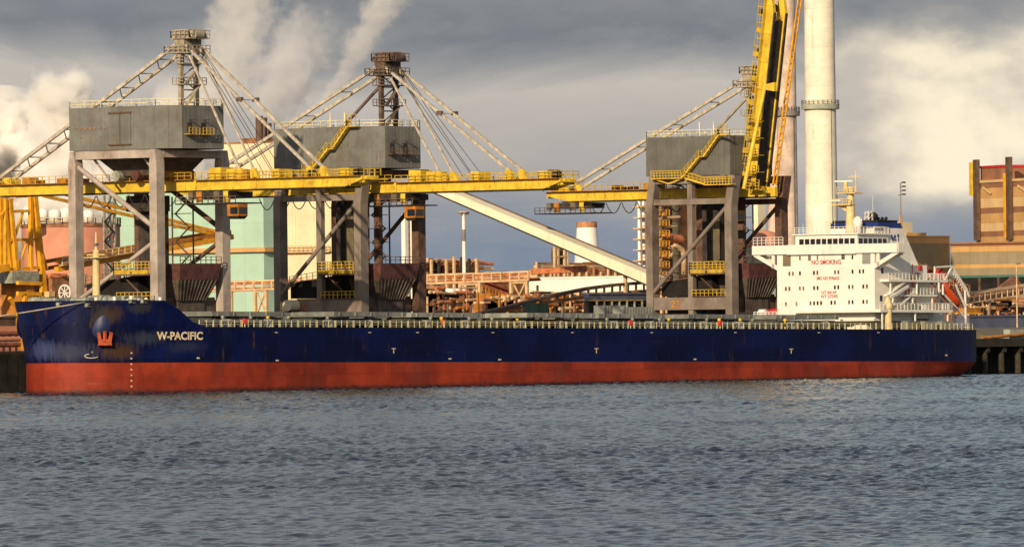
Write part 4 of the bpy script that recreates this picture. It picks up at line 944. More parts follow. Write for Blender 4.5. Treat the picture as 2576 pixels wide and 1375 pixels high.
    for y in (-12.5, -27.5):
        for s in (-1, 1): part(boom, 'stay_lug', 'crane_yellow', 'prism', [(xc + gs * s - .3, y - 1.2, zb1), (xc + gs * s - .3, y + 1.2, zb1), (xc + gs * s - .3, y + 0.5, zb1 + 1.7), (xc + gs * s - .3, y - 0.3, zb1 + 1.7)], (0.6, 0, 0), T=T)
    for k in range(5):
        y = by1 - 4 - 7 * k; part(boom, 'junction_box', random.choice(('crane_yellow', 'ochre_deep', 'dark_steel')), 'box', xc - gs - .5, xc - gs + .3, y, y + 0.9, zb1 + 0.02, zb1 + random.uniform(0.8, 1.5), T=T)
    if not raised:
        for y, w_, h_ in ((-7.5, 2.6, 1.9), (-11.0, 2.0, 1.6), (-20.5, 1.8, 1.4), (-35.0, 2.2, 1.2)):
            part(boom, 'drive_housing', 'crane_yellow', 'box', xc - gs - .6, xc + .8, y - w_ / 2, y + w_ / 2, zb1 + 0.03, zb1 + h_)
    if raised:
        # ladder and cage along the raised boom, folded stays
        for k in range(7):
            y = by1 - 3 - 4.3 * k; cg = part(boom, 'ladder_cage', 'rail_yellow', 'box', xc - gs - 1.3, xc - gs - .42, y, y + 0.9, zb1 + 0.02, zb1 + 0.9 + 0.3 * (k % 2), T=T)
        lt = MB(T)
        for s in (-1, 1): lt.beam((xc + 3.0 + .45 * s, by1 - 1, zb0 - .4), (xc + 3.6 + .45 * s, by0, zb0 - 1.3), 0.24)
        for k in range(30): lt.beam((xc + 2.55 + .02 * k, by1 - 1 - 1.25 * k, zb0 - .4 - .03 * k), (xc + 3.45 + .02 * k, by1 - 1.9 - 1.25 * k, zb0 - .4 - .03 * k), 0.1)
        lt.build('boom_ladder', 'ochre', c, kind='stuff')
        part(c, 'boom_strut', 'crane_yellow', 'tube', (-1.3, -3.9, zb0 + 1.2), (xc - 2.3, -4.1, zm - 2.9), 0.36, n=10, smooth=True)
        part(c, 'boom_latch', 'crane_yellow', 'prism', [(xc - 2.4, -1.2, zm - 3.4), (xc - 2.4, -6.2, zm - 4.2), (xc - 2.4, -6.2, zm - 2.6)], (0.6, 0, 0))
        for k in range(5):
            z = zb0 + 1.2 + k * 3.0; lf = part(c, 'hinge_landing', 'rail_yellow', 'box', xc - 4.4, xc - 2.7, -4.0, -1.2, z, z + 0.12)
            railing(lf, [(xc - 4.4, -1.2, z + .12), (xc - 4.4, -4.0, z + .12)], 'rail_yellow', 1.1, 0.7, 0.05)
    else:
        for s in (-1, 1):
            for y, th in ((-12.5, 0.30), (-27.5, 0.42)):
                part(c, 'fore_stay', 'stay_pale', 'beam', (xc + 1.7 * s, -0.8, zm - 1.9), (xc + gs * s, y, zb1 + 1.4), th, th)
            for y in (-17.5, -19.5):
                part(c, 'hoist_rope', 'dark_steel', 'beam', (xc + 0.7 * s, -0.8, zm - 0.6), (xc + 1.4 * s, y, zb1 + 0.4), 0.07)
            q = 0.45; part(c, 'stay_joint', 'mast_rust', 'box', xc + 1.95 * s - .35, xc + 1.95 * s + .35, -13.3, -12.3, zm - 1.9 + (zb1 + 3.3 - zm) * q - .3, zm - 1.9 + (zb1 + 3.3 - zm) * q + .4)
        part(c, 'stay_spreader', 'stay_pale', 'beam', (xc - 1.95, -12.8, zm - 1.9 + (zb1 + 3.3 - zm) * .45), (xc + 1.95, -12.8, zm - 1.9 + (zb1 + 3.3 - zm) * .45), 0.16)
    # trolley and operator's cab
    ty = (-7.0 if not style else -2.0) if not raised else 41
    tr = part(c, 'trolley', 'dark_steel', 'box', xc - 3.0, xc + 3.0, ty - 4, ty + 4.4, zb0 - 1.3, zb0 - 0.3)
    for k in range(5): part(tr, 'trolley_frame', ('crane_yellow', 'olive_dark', 'dark_steel', 'ochre_deep', 'olive_dark')[k], 'box', xc - 3.05, xc - 2.8, ty - 4 + 1.9 * k, ty - 3.0 + 1.9 * k + .2 * (k % 2), zb0 - 2.0 + .3 * (k % 3), zb0 - 0.25)
    part(tr, 'trolley_walkway', 'dark_steel', 'box', xc - 3.6, xc + 3.0, ty - 6, ty + 7, zb0 - 2.3, zb0 - 2.1)
    railing(tr, [(xc - 3.5, ty - 6, zb0 - 2.1), (xc - 3.5, ty + 7, zb0 - 2.1)], 'mast_rust', 1.0, 1.2, 0.05)
    cy = ty - 5.2 if not raised else 3
    cb = part(c, 'operator_cab', 'ochre_deep', 'box', xc - 3.3, xc - 1.0, cy - 1.2, cy + 1.2, zb0 - 4.3, zb0 - 2.4)
    part(cb, 'cab_window', 'glass', 'box', xc - 3.34, xc - 3.25, cy - 1.1, cy + 0.5, zb0 - 4.0, zb0 - 2.9)
    part(cb, 'cab_window', 'glass', 'box', xc - 3.1, xc - 1.2, cy - 1.24, cy - 1.15, zb0 - 4.0, zb0 - 2.9)
    part(cb, 'cab_floor', 'dark_steel', 'quadfrustum', (xc - 2.9, xc - 1.3, cy - .8, cy + .9, zb0 - 4.8), (xc - 3.3, xc - 1.0, cy - 1.2, cy + 1.2, zb0 - 4.31))
    # festooned cable under the girders
    fy0 = ty + 7 if not raised else 14
    for k in range(6):
        a = fy0 + 3.6 * k; fc = MB(); fc.path([(xc - 3.0, a + 3.4 * q / 8, zb0 - 0.5 - 1.9 * 4 * (q/8) * (1 - q/8)) for q in range(9)], 0.09, 5); fc.build('festoon_cable', 'dark_steel', c, smooth='all')
    # hopper between the waterside legs
    hx, hy = W / 2 + 0.6, 3.2
    hp_ = part(c, 'hopper', 'hopper_brown', 'quadfrustum', (hx - 3.4, hx + 3.4, hy - 3.0, hy + 3.0, 7.9), (hx - 4.9, hx + 4.9, hy - 4.4, hy + 4.4, 11.3))
    part(hp_, 'hopper_rim', 'hopper_red', 'quadfrustum', (hx - 4.7, hx + 4.7, hy - 4.5, hy + 4.5, 11.31), (hx - 5.1, hx + 5.1, hy - 4.9, hy + 4.9, 13.9))
    part(hp_, 'hopper_outlet', 'hopper_brown', 'box', hx - 3.2, hx + 3.2, hy - 2.7, hy + 2.7, 3.0, 7.89)
    for k in range(10):
        x = hx - 4.3 + 8.6 * k / 9; part(hp_, 'hopper_rib', 'hopper_brown', 'beam', (hx + (x - hx) * 0.7, hy - 3.05, 7.9), (x, hy - 4.45, 11.3), 0.16, 0.16)
    railing(hp_, [(hx - 5, hy - 4.9, 13.9), (hx + 5, hy - 4.9, 13.9)], 'mast_rust', 1.1, 1.2, 0.05)
    for q in (-1, 1): part(hp_, 'hopper_strut', 'leg_brown', 'beam', (hx + 4.4 * q, hy - 4.2, 11.2), (hx + 2.2 * q, hy - 1.0, 6.0), 0.3)
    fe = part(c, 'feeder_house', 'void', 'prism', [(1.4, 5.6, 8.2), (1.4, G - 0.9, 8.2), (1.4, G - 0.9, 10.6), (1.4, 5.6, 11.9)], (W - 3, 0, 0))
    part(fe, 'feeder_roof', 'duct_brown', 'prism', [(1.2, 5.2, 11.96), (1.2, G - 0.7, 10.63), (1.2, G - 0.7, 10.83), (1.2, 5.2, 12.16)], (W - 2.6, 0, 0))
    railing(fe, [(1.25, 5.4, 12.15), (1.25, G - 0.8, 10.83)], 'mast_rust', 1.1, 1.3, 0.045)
    pf = part(c, 'service_platform', 'leg_brown', 'box', -1.2, 3.0, 0.8, 8.6, 12.0, 12.25)
    for q in range(2): part(pf, 'platform_screen', 'rail_yellow', 'box', -1.15, -1.05, 1.2 + 3.9 * q, 4.6 + 3.9 * q, 12.26, 12.9)
    railing(pf, [(-1.15, 0.8, 12.25), (-1.15, 8.6, 12.25), (3, 8.6, 12.25)], 'rail_yellow', 2.0, 0.9, 0.06, mids=3)
    pf2 = part(c, 'lower_platform', 'leg_brown', 'box', -1.0, 1.0, 0.8, G / 2 - 0.7, 8.05, 8.2)
    railing(pf2, [(-0.95, 0.8, 8.2), (-0.95, G / 2 - 0.7, 8.2)], 'rail_yellow', 1.1, 0.9, 0.05)
    part(c, 'platform_strut', 'leg_brown', 'beam', (0.4, 7.8, 11.9), (0.4, 3.0, 8.2), 0.22)
    part(c, 'dust_duct', 'dark_steel', 'box', W - 4.6, W - 1.4, 10.6, 14.4, 12.4, 25.2)
    part(c, 'dust_duct', 'olive_dark', 'box', W - 4.7, W - 4.62, 10.4, 12.2, 13.0, 22.0) if style else part(c, 'duct_head', 'dark_steel', 'box', W - 6.2, W - 1.3, 10.4, 15.6, 22.6, 25.19)
    st = MB()
    for k in range(5):
        z = 13 + 2.3 * k; st.beam((W - 0.4, 7.0 if k % 2 else 10.0, z), (W - 0.4, 10.0 if k % 2 else 7.0, z + 2.3), 0.3, 0.12); st.beam((W - 0.7, 6.2, z), (W - 0.7, 10.6, z), 0.12)
    st.build('access_stair', 'mast_rust', c, kind='stuff')
    for k in range(2): part(c, 'access_pole', 'mast_rust', 'tube', (W - 0.4, 6.1 + 4.6 * k, 8), (W - 0.4, 6.1 + 4.6 * k, 25), 0.14, n=8)
    part(c, 'hopper_house', 'hopper_brown', 'box', 2.6, W - 1.2, 6.5, G - 1.2, 0.6, 8.15)
    part(c, 'hopper_base', 'hopper_brown', 'box', 1.1, W - 1.1, 0.9, 1.3, 1.2, 8.4)
    # cable reel at the landside leg
    rr = MB(); rc = Vector((-1.6, G - 0.6, 2.6))
    for k in range(20):
        a0, a1 = 2 * math.pi * k / 20, 2 * math.pi * (k + 1) / 20
        rr.beam(rc + Vector((0, 2.0 * math.cos(a0), 2.0 * math.sin(a0))), rc + Vector((0, 2.0 * math.cos(a1), 2.0 * math.sin(a1))), 0.3)
        rr.beam(rc, rc + Vector((0, 2.0 * math.cos(a0), 2.0 * math.sin(a0))), 0.1)
    rr.tube(rc - Vector((0.5, 0, 0)), rc + Vector((0.5, 0, 0)), 1.1, n=18); rr.build('cable_reel', 'rust_plate', c, kind='stuff')
    # outside stair up the house
    if style:
        xs = xm - 0.9
        def flight(p, q, nm='stair_flight'):
            f_ = MB(); p, q = Vector(p), Vector(q)
            for dx in (-0.4, 0.4): f_.beam(p + Vector((dx, 0, 0)), q + Vector((dx, 0, 0)), 0.1, 0.3)
            nst = int((q - p).length / 0.35)
            for k in range(nst): w_ = p.lerp(q, (k + .5) / nst); f_.box(w_.x - .4, w_.x + .4, w_.y - .14, w_.y + .14, w_.z - 0.02, w_.z + 0.02)
            f_.build(nm, 'crane_yellow', house, kind='stuff')
            for dx in (-0.45, 0.45): railing(house, [p + Vector((dx, 0, 0)), q + Vector((dx, 0, 0))], 'rail_yellow', 1.1, 1.0, 0.05)
        flight((xs, 9.6, zh0 - 0.4), (xs, 5.6, zh0 + 3.3)); flight((xs, 4.6, zh0 + 3.3), (xs, 1.2, zh1 + 0.2))
        ld = part(house, 'stair_landing', 'crane_yellow', 'box', xs - .5, xs + .5, 4.5, 5.7, zh0 + 3.2, zh0 + 3.34)
        ld2 = part(house, 'stair_landing', 'crane_yellow', 'box', xs - .5, xs + .5, -0.8, 1.3, zh1 + 0.08, zh1 + 0.22)
        railing(ld2, [(xs - .45, 1.2, zh1 + .22), (xs - .45, -0.8, zh1 + .22)], 'rail_yellow', 1.9, 0.8, 0.05)
        ld3 = part(house, 'stair_landing', 'crane_yellow', 'box', xs - .6, xs + .5, 9.5, 11.2 if not raised else 16.4, zh0 - 0.55, zh0 - 0.4)
        railing(ld3, [(xs - .5, 9.6, zh0 - .4), (xs - .5, 11.2 if not raised else 16.4, zh0 - .4)], 'rail_yellow', 1.3, 0.7, 0.06, mids=2)
        if raised:
            flight((xs, 4.2, zb1 + 0.5), (xs, 8.8, zh0 - 0.5)); p4 = part(c, 'stair_platform', 'crane_yellow', 'box', xs - .6, xs + .6, -1.8, 4.3, zb1 + 0.35, zb1 + 0.5)
            railing(p4, [(xs - .55, 4.2, zb1 + .5), (xs - .55, -1.8, zb1 + .5)], 'rail_yellow', 1.3, 0.7, 0.06, mids=2)
            for y in (9.6, 16): part(house, 'platform_strut', 'crane_yellow', 'beam', (xs, y, zh0 - 0.5), (xs, 12.8, zb1 + 0.8), 0.22)
    return c
gantry_crane(54.8, 15.9, 'grey gantry crane above the bow with bare paired lattice back stays and no outside stair', 0, 2.7, 'leg_grey', 'house_grey', 'mast_grey', None, False, 1)
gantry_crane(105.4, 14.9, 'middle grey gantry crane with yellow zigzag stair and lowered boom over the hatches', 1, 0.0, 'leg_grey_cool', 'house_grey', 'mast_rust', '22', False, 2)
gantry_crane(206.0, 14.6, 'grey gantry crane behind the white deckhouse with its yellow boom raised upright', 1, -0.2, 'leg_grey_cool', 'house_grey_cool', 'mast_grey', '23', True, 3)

# ================================================================ THE WORKS BEHIND THE QUAY
def scale_at(Y, u=1288): d = (onY(u, 800, Y) - CAM).dot(FW); return FU / d       # survey units per metre
def cyl_thing(name, label, cat, u, v_top, r_u, Y, m, prof=None, n=40, group=None):
    p = onY(u, v_top, Y); r = r_u / scale_at(Y, u); o = thing(name, label, cat, (p.x, p.y, QZ), group); return o, p, r
def corner_box(u0, uc, u1, vt, Y, zb=QZ):
    """upright box: its near corner at uc, the sunny face reaching left to u0, the other right to u1"""
    p = onY(uc, vt, Y); x1 = onY(u1, vt, Y).x; y1 = onX(u0, vt, p.x).y
    return p.x, x1, Y, y1, zb, p.z
def zof(u, v, Y): return onY(u, v, Y).z

def panelled(o, x0, x1, y0, y1, z0, z1, m, step=4.0, name='wall_panel'):
    n = max(1, round((x1 - x0) / step))
    for k in range(n): a = x0 + (x1 - x0) * k / n; part(o, name, m, 'box', a, x0 + (x1 - x0) * (k + 1) / n - 0.03, y0, y0 + 0.25, z0, z1)
    n = max(1, round((y1 - y0) / step))
    for k in range(n): a = y0 + (y1 - y0) * k / n; part(o, name, m, 'box', x0 - 0.25, x0 - 0.002, a, y0 + (y1 - y0) * (k + 1) / n - 0.03, z0, z1)
def building(name, label, cat, u0, uc, u1, vt, Y, bands, roof='rust_plate', vb=None, group=None):
    """bands: list of (v_bottom, material) from the top down"""
    x0, x1, y0, y1, z0, z1 = corner_box(u0, uc, u1, vt, Y)
    o = thing(name, label, cat, (x0, y0, QZ), group)
    part(o, 'core', 'dark_steel', 'box', x0 + .05, x1, y0 + .3, y1, QZ, z1 - 0.3)
    zt = z1
    for vb_, m in bands:
        zb_ = max(QZ, zof(uc, vb_, Y)) if vb_ else QZ
        panelled(o, x0, x1, y0, y1, zb_ + 0.02, zt, m, 5.0); zt = zb_
    part(o, 'roof', roof, 'box', x0 - .4, x1 + .1, y0 - .2, y1 + .2, z1 + .002, z1 + .35)
    return o, (x0, x1, y0, y1, z0, z1)

# ---- ochre stacker crane at the far left
Yk = 92.0
st = thing('stacker_crane', 'ochre yellow lattice stacker crane beyond the bow with a long rising boom', 'crane', (onY(60, 700, Yk).x, Yk, QZ))
def kp(u, v, dy=0.0):
    p = onY(u, v, Yk); return Vector((p.x, p.y + dy, p.z))
def kbeam(name, a, b, w, m='ochre', dy=0.0, h=None): return part(st, name, m, 'beam', kp(*a, dy), kp(*b, dy), w, h)
for dy in (0.0, 7.0):
    o = -dy * 4.6
    for a, b, w in (((14, 500), (14, 680), 0.5), ((24, 500), (42, 678), 0.75), ((77, 492), (78, 680), 0.65), ((86, 495), (111, 745), 0.95)):
        kbeam('tower_leg', a, b, w, 'ochre', dy)
    for a, b in (((22, 532), (92, 530)), ((12, 604), (98, 602)), ((12, 678), (112, 672))): kbeam('tower_beam', a, b, 0.5, 'ochre', dy)
    for a, b in (((58, 532), (36, 600)), ((70, 604), (46, 676)), ((98, 604), (118, 676)), ((0, 545), (20, 520))): kbeam('tower_brace', a, b, 0.35, 'ochre', dy)
kbeam('tower_head', (70, 490), (106, 488), 1.6, 'ochre', 3.5, 1.0)
for k, (a, b) in enumerate((((120, 678), (562, 596)), ((120, 660), (555, 585)))):
    kbeam('boom_chord', a, b, 0.85 if k == 0 else 0.5, 'ochre' if k == 0 else 'ochre_deep', -2); kbeam('boom_chord', a, b, 0.6, 'ochre_deep', 2)
for k in range(17):
    q = k / 17; u = 128 + 425 * q; kbeam('boom_post', (u, 676 - 80.5 * q), (u, 659 - 75 * q), 0.22, 'ochre_deep', -2)
kbeam('boom_head', (520, 600), (572, 590), 2.0, 'ochre_deep', 0, 1.6)
for a, b in (((108, 492), (548, 592)), ((128, 480), (558, 586))): kbeam('boom_stay', a, b, 0.5, 'ochre', 0)
kbeam('counter_boom', (20, 672), (-90, 690), 1.2, 'ochre', 0)
wk_ = part(st, 'boom_walkway', 'steel_sand', 'beam', kp(120, 668, -3), kp(340, 626, -3), 1.0, 0.15)
railing(st, [kp(120, 668, -3.4), kp(340, 626, -3.4)], 'rail_cream', 1.2, 1.6, 0.05)
part(st, 'machine_deck', 'gear_grey', 'box', kp(20, 690).x, kp(88, 690).x, Yk - 1, Yk + 7, zof(50, 712, Yk), zof(50, 682, Yk))
part(st, 'slew_base', 'ochre_deep', 'box', kp(68, 690).x, kp(86, 690).x, Yk, Yk + 6, QZ, zof(50, 712, Yk))
for a, b in (((0, 712), (62, 714)), ((0, 738), (62, 740)), ((62, 714), (62, 790)), ((18, 740), (18, 800)), ((18, 795), (-20, 750)), ((0, 765), (62, 768)), ((0, 790), (62, 793))): kbeam('lower_frame', a, b, 0.6, 'ochre', -4)
part(st, 'counterweight', 'rust_plate', 'box', kp(120, 700).x, kp(170, 700).x, Yk - 1, Yk + 5, zof(140, 735, Yk), zof(140, 700, Yk))
part(st, 'leg_pedestal', 'mast_cream', 'box', kp(107, 740).x, kp(122, 740).x, Yk - 1.5, Yk + 1.5, QZ, zof(112, 733, Yk))
part(None, 'transfer_tower', 'band_cream', 'box', *corner_box(-60, 18, 46, 600, 150)[:4], QZ, zof(20, 600, 150), label='cream roofed transfer tower half hidden by the ochre stacker crane', cat='tower')

# ---- salmon tank with white silos on its roof
Yt = 190.0
tk, p, r = cyl_thing('storage_tank', 'wide salmon red storage tank carrying a row of white silos', 'tank', 178, 572, 124, Yt, 'salmon')
part(tk, 'shell', 'salmon', 'lathe', [(r, 0), (r, p.z - QZ)], (p.x, p.y, QZ), 48, smooth=True)
part(tk, 'roof_rim', 'rust_plate', 'lathe', [(r + 0.15, 0), (r + 0.25, 0.5), (r - 0.5, 0.7), (0.1, 1.0)], (p.x, p.y, p.z), 48)
railing(tk, [(p.x + (r + .1) * math.cos(a), p.y + (r + .1) * math.sin(a), p.z + .6) for a in np.linspace(math.pi * 0.75, math.pi * 2.0, 24)], 'steel_sand', 1.1, 1.6, 0.06)
for i, u in enumerate((72, 106, 138, 165, 192, 221)):
    q = onY(u, 566, Yt - 3 + (i % 2) * 4); s = scale_at(Yt); rr = 15 / s; h = (36 - 3 * (i % 3)) / s
    b_ = MB(); b_.lathe([(rr, 0), (rr, h * 0.62), (rr * 0.9, h * 0.82), (rr * 0.6, h * 0.95), (0.05, h)], (q.x, q.y, p.z + 1.0), 24)
    nm = ('first', 'second', 'third', 'fourth', 'fifth', 'sixth')[i]
    b_.build('white_silo', 'plant_white', None, smooth='all', label=f'{nm} white domed silo from the bow end on the salmon tank roof', cat='silo', group='white silos on the salmon tank')

gf = thing('access_frame', 'grey steel access frame between the salmon tank and the teal hall', 'steel frame', tuple(onY(276, 700, 170).xy) + (QZ,))
for u in (262, 275, 288): part(gf, 'post', 'gear_grey', 'beam', Vector((onY(u, 700, 170).x, 170, QZ)), onY(u, 492, 170), 0.4)
for k in range(9): part(gf, 'landing', 'gear_grey', 'beam', onY(260, 510 + 24 * k, 170), onY(290, 510 + 24 * k, 170), 0.3); part(gf, 'stair', 'dark_steel', 'beam', onY(263 + 22 * (k % 2), 510 + 24 * k, 169.6), onY(285 - 22 * (k % 2), 534 + 24 * k, 169.6), 0.25)
# ---- teal and cream process halls
tg_, t_ = building('teal_hall', 'huge plain teal green hall with a tan gallery across its middle', 'hall', 290, 664, 700, 478, 235, [(560, 'teal'), (None, 'teal')], 'teal')
x0, x1, y0, y1, z0, z1 = t_
zg = onX(500, 631, x0).z
part(tg_, 'gallery', 'band_orange', 'box', x0 - 1.1, x0 - .26, y0, y1, zg - .45, zg + .45); part(tg_, 'gallery', 'band_orange', 'box', x0 - 1.1, x1, y0 - 1.0, y0 - .01, zg - .45, zg + .45)
cg_, t_ = building('cream_hall', 'tall pale cream hall rising behind the middle crane', 'hall', 563, 834, 850, 354, 300, [(450, 'cream'), (540, 'cream'), (None, 'cream')], 'rust_plate')
x0, x1, y0, y1, z0, z1 = t_; zg = onX(760, 630, x0).z
part(cg_, 'gallery', 'band_orange', 'box', x0 - 1.3, x0 - .26, y0, y1, zg - .5, zg - .3); railing(cg_, [(x0 - 1.25, y0, zg - .3), (x0 - 1.25, y1, zg - .3)], 'steel_sand', 1.3, 1.3, 0.08)
for k in range(40): y = y0 + (y1 - y0) * (k + .5) / 40; part(cg_, 'cladding_rib', 'cream', 'box', x0 - .31, x0 - .252, y - .12, y + .12, QZ, z1 - .3)
# dark stack block behind it
Ys = 420.0
sk = thing('vent_stack', 'sooty cluster of dark vent stacks above the tall cream hall', 'stack', tuple(onY(662, 800, Ys).xy) + (QZ,))
s = scale_at(Ys)
for u, vt, ru in ((652, 292, 9), (664, 296, 8), (674, 310, 9)):
    q = onY(u, vt, Ys + (u - 660) * .3); part(sk, 'flue', 'duct_brown', 'lathe', [(ru / s, 0), (ru / s, q.z - QZ), (ru / s * 0.7, q.z - QZ)], (q.x, q.y, QZ), 18, smooth=True)
q0, q1 = onY(636, 352, Ys), onY(690, 352, Ys); part(sk, 'stack_deck', 'rust_plate', 'box', q0.x, q1.x, Ys - 4, Ys + 4, zof(660, 362, Ys), zof(660, 348, Ys))
part(sk, 'stack_deck', 'duct_brown', 'box', q0.x + .6, q1.x - .6, Ys - 2.5, Ys + 2.5, QZ, zof(660, 362, Ys) - 0.01)

# ---- belt conveyor gallery on trestles, red belt between sand coloured posts
Yv = 112.0
cv = thing('conveyor_bridge', 'long red belt conveyor bridge with sand coloured posts on tall trestles', 'conveyor', tuple(onY(1000, 800, 112).xy) + (QZ,))
def vline(u): return 733 - (u - 510) * 0.0355, 711 - (u - 510) * 0.034       # lower, upper chord
n = 36; us = [500 + 830 * k / n for k in range(n + 1)]
XV = onY(1510, 690, 84).x
def cvp(u, v, dy=0.0): q = onX(u, v, XV); return Vector((XV + dy, q.y, q.z))
for dy in (0.0, 3.4):
    part(cv, 'chord', 'steel_sand', 'beam', cvp(500, vline(500)[0], dy), cvp(1330, vline(1330)[0], dy), 0.35)
    part(cv, 'chord', 'steel_sand', 'beam', cvp(500, vline(500)[1], dy), cvp(1330, vline(1330)[1], dy), 0.35)
for k, u in enumerate(us):
    part(cv, 'gallery_post', 'steel_sand', 'beam', cvp(u, vline(u)[0], -0.06), cvp(u, vline(u)[1], -0.06), 0.32)
    if k < n:
        u2 = us[k + 1]
        part(cv, 'side_sheet', 'belt_red', 'prism', [cvp(u + 2.2, vline(u)[0] - 12.5, 0.1), cvp(u2 - 2.2, vline(u2)[0] - 12.5, 0.1), cvp(u2 - 2.2, vline(u2)[1] + 2.4, 0.1), cvp(u + 2.2, vline(u)[1] + 2.4, 0.1)], (0.12, 0, 0))
        part(cv, 'rail_bar', 'steel_sand', 'beam', cvp(u + 1, vline(u)[0] - 8.5, 0), cvp(u2 - 1, vline(u2)[0] - 8.5, 0), 0.12)
part(cv, 'belt', 'belt_red', 'beam', cvp(500, vline(500)[0] - 4, 1.8), cvp(1330, vline(1330)[0] - 4, 1.8), 3.0, 0.3)
for ua, ub in ((1156, 1205), (1284, 1324), (640, 668), (556, 580)):
    zl = cvp(ua, vline(ua)[0]).z
    for u in (ua, ub): part(cv, 'trestle_leg', 'steel_sand', 'beam', Vector((XV + .2, cvp(u, 700).y, QZ)), cvp(u, vline(u)[0] + 1, 0.2), 0.55)
    xa_, xb_ = cvp(ua, 700).y, cvp(ub, 700).y
    for k in range(2):
        z0, z1 = QZ + (zl - QZ) * k / 2, QZ + (zl - QZ) * (k + 1) / 2
        part(cv, 'trestle_brace', 'steel_sand', 'beam', (XV + .1, xa_, z0), (XV + .1, xb_, z1), 0.28); part(cv, 'trestle_brace', 'steel_sand', 'beam', (XV + .45, xa_, z1), (XV + .45, xb_, z0), 0.22)
        part(cv, 'trestle_tie', 'steel_sand', 'beam', (XV + .2, xa_, z1 - .4), (XV + .2, xb_, z1 - .4), 0.3)
part(cv, 'end_cover', 'belt_red', 'prism', [cvp(1331, 690, .4), cvp(1452, 684, .4), cvp(1452, 668, .4), cvp(1331, 677, .4)], (2.4, 0, 0))
# steep feeder conveyor with rust red belt
fd = thing('feeder_conveyor', 'steep rust red feeder conveyor with ochre ribs dropping below the belt bridge', 'conveyor', tuple(onY(1260, 800, 122).xy) + (QZ,))
def fdp(u, v, dy=0.0): q = onY(u, v, 122.0); return Vector((q.x, 122 + dy, q.z))
part(fd, 'belt', 'anchor_orange', 'beam', fdp(1200, 702, 1), fdp(1310, 742, 1), 3, 0.3)
part(fd, 'side_plate', 'belt_red', 'prism', [fdp(1196, 704), fdp(1312, 748), fdp(1312, 762), fdp(1196, 718)], (0, 0.2, 0))
for k in range(13): q = k / 12; part(fd, 'rib', 'ochre_deep', 'beam', fdp(1204 + 100 * q, 715 + 40 * q, -.15), fdp(1204 + 100 * q, 730 + 40 * q, -.15), 0.35)
for u, v in ((1215, 725), (1250, 740), (1290, 756)): part(fd, 'prop', 'steel_sand', 'beam', Vector((fdp(u, v).x, 122.5, QZ)), fdp(u, v, .5), 0.5)

# ---- arched dark conveyor running down behind the hatches
ac_ = thing('arched_conveyor', 'low dark arched conveyor curving up to the crane by the deckhouse', 'conveyor', tuple(onY(1400, 800, 70).xy) + (QZ,))
arc = [(1165, 798), (1240, 781), (1300, 766), (1360, 751), (1420, 737), (1480, 725), (1540, 717), (1600, 712), (1660, 709)]
def acp(u, v, dy=0): q = onY(u, v, 70.0); return Vector((q.x, 70 + dy, q.z))
for i, (a, b) in enumerate(zip(arc, arc[1:])):
    part(ac_, 'cover_sheet', 'duct_brown', 'beam', acp(*a), acp(*b), 1.6, 0.5)
    k = min(1.0, i * 0.22); lo = lambda p, kk: (p[0], p[1] + 18 * min(1, kk) + 3)
    part(ac_, 'lower_chord', 'rust_plate', 'beam', acp(*lo(a, i * 0.2)), acp(*lo(b, (i + 1) * 0.2)), 0.5, 0.55)
    for q in range(3):
        u = a[0] + (b[0] - a[0]) * q / 3; v = a[1] + (b[1] - a[1]) * q / 3
        part(ac_, 'frame_post', 'steel_sand' if q else 'rust_plate', 'beam', acp(u, v + 2), acp(u, v + 18 * min(1, (i + q / 3) * 0.2) + 3), 0.3)
    if i > 1: part(ac_, 'prop', 'steel_sand', 'beam', Vector((acp(*b).x, 70.4, QZ)), acp(b[0], b[1] + 20, .4), 0.45)

# ---- cream enclosed gallery sloping down across the sky
gl = thing('inclined_gallery', 'cream enclosed conveyor gallery sloping down across the sky behind the middle crane', 'conveyor gallery', tuple(onY(1500, 800, 100).xy) + (QZ,))
def glu(u): return 487 + (u - 1168.6) * 0.418 + 11
def gll(u): return 487 + (u - 1100) * 0.4322
XG = onY(1640, 700, 62).x
def glp(u, v, dy=0): q = onX(u, v, XG); return Vector((XG + dy, q.y, q.z))
gu = [1030 + 620 * k / 16 for k in range(17)]
for a, b in zip(gu, gu[1:]):
    part(gl, 'wall_panel', 'cream_bright', 'prism', [glp(a + .25, gll(a)), glp(b - .25, gll(b)), glp(b - .25, glu(b)), glp(a + .25, glu(a))], (3.0, 0, 0))
part(gl, 'roof_sheet', 'cream_bright', 'beam', glp(1030, glu(1030) - .9, 1.5), glp(1650, glu(1650) - .9, 1.5), 3.1, 0.12)
part(gl, 'roof_edge', 'duct_brown', 'beam', glp(1030, glu(1030) - 2.4, 3.1), glp(1650, glu(1650) - 2.4, 3.1), 0.25, 0.35)
part(gl, 'floor_truss', 'dark_steel', 'beam', glp(1030, gll(1030) + 2.2, 1.5), glp(1650, gll(1650) + 2.2, 1.5), 2.6, 0.35)
for u in (1560,):
    part(gl, 'support_leg', 'steel_sand', 'beam', Vector((XG + 1.5, glp(u, 700).y, QZ)), glp(u, gll(u) + 3, 1.5), 0.55)
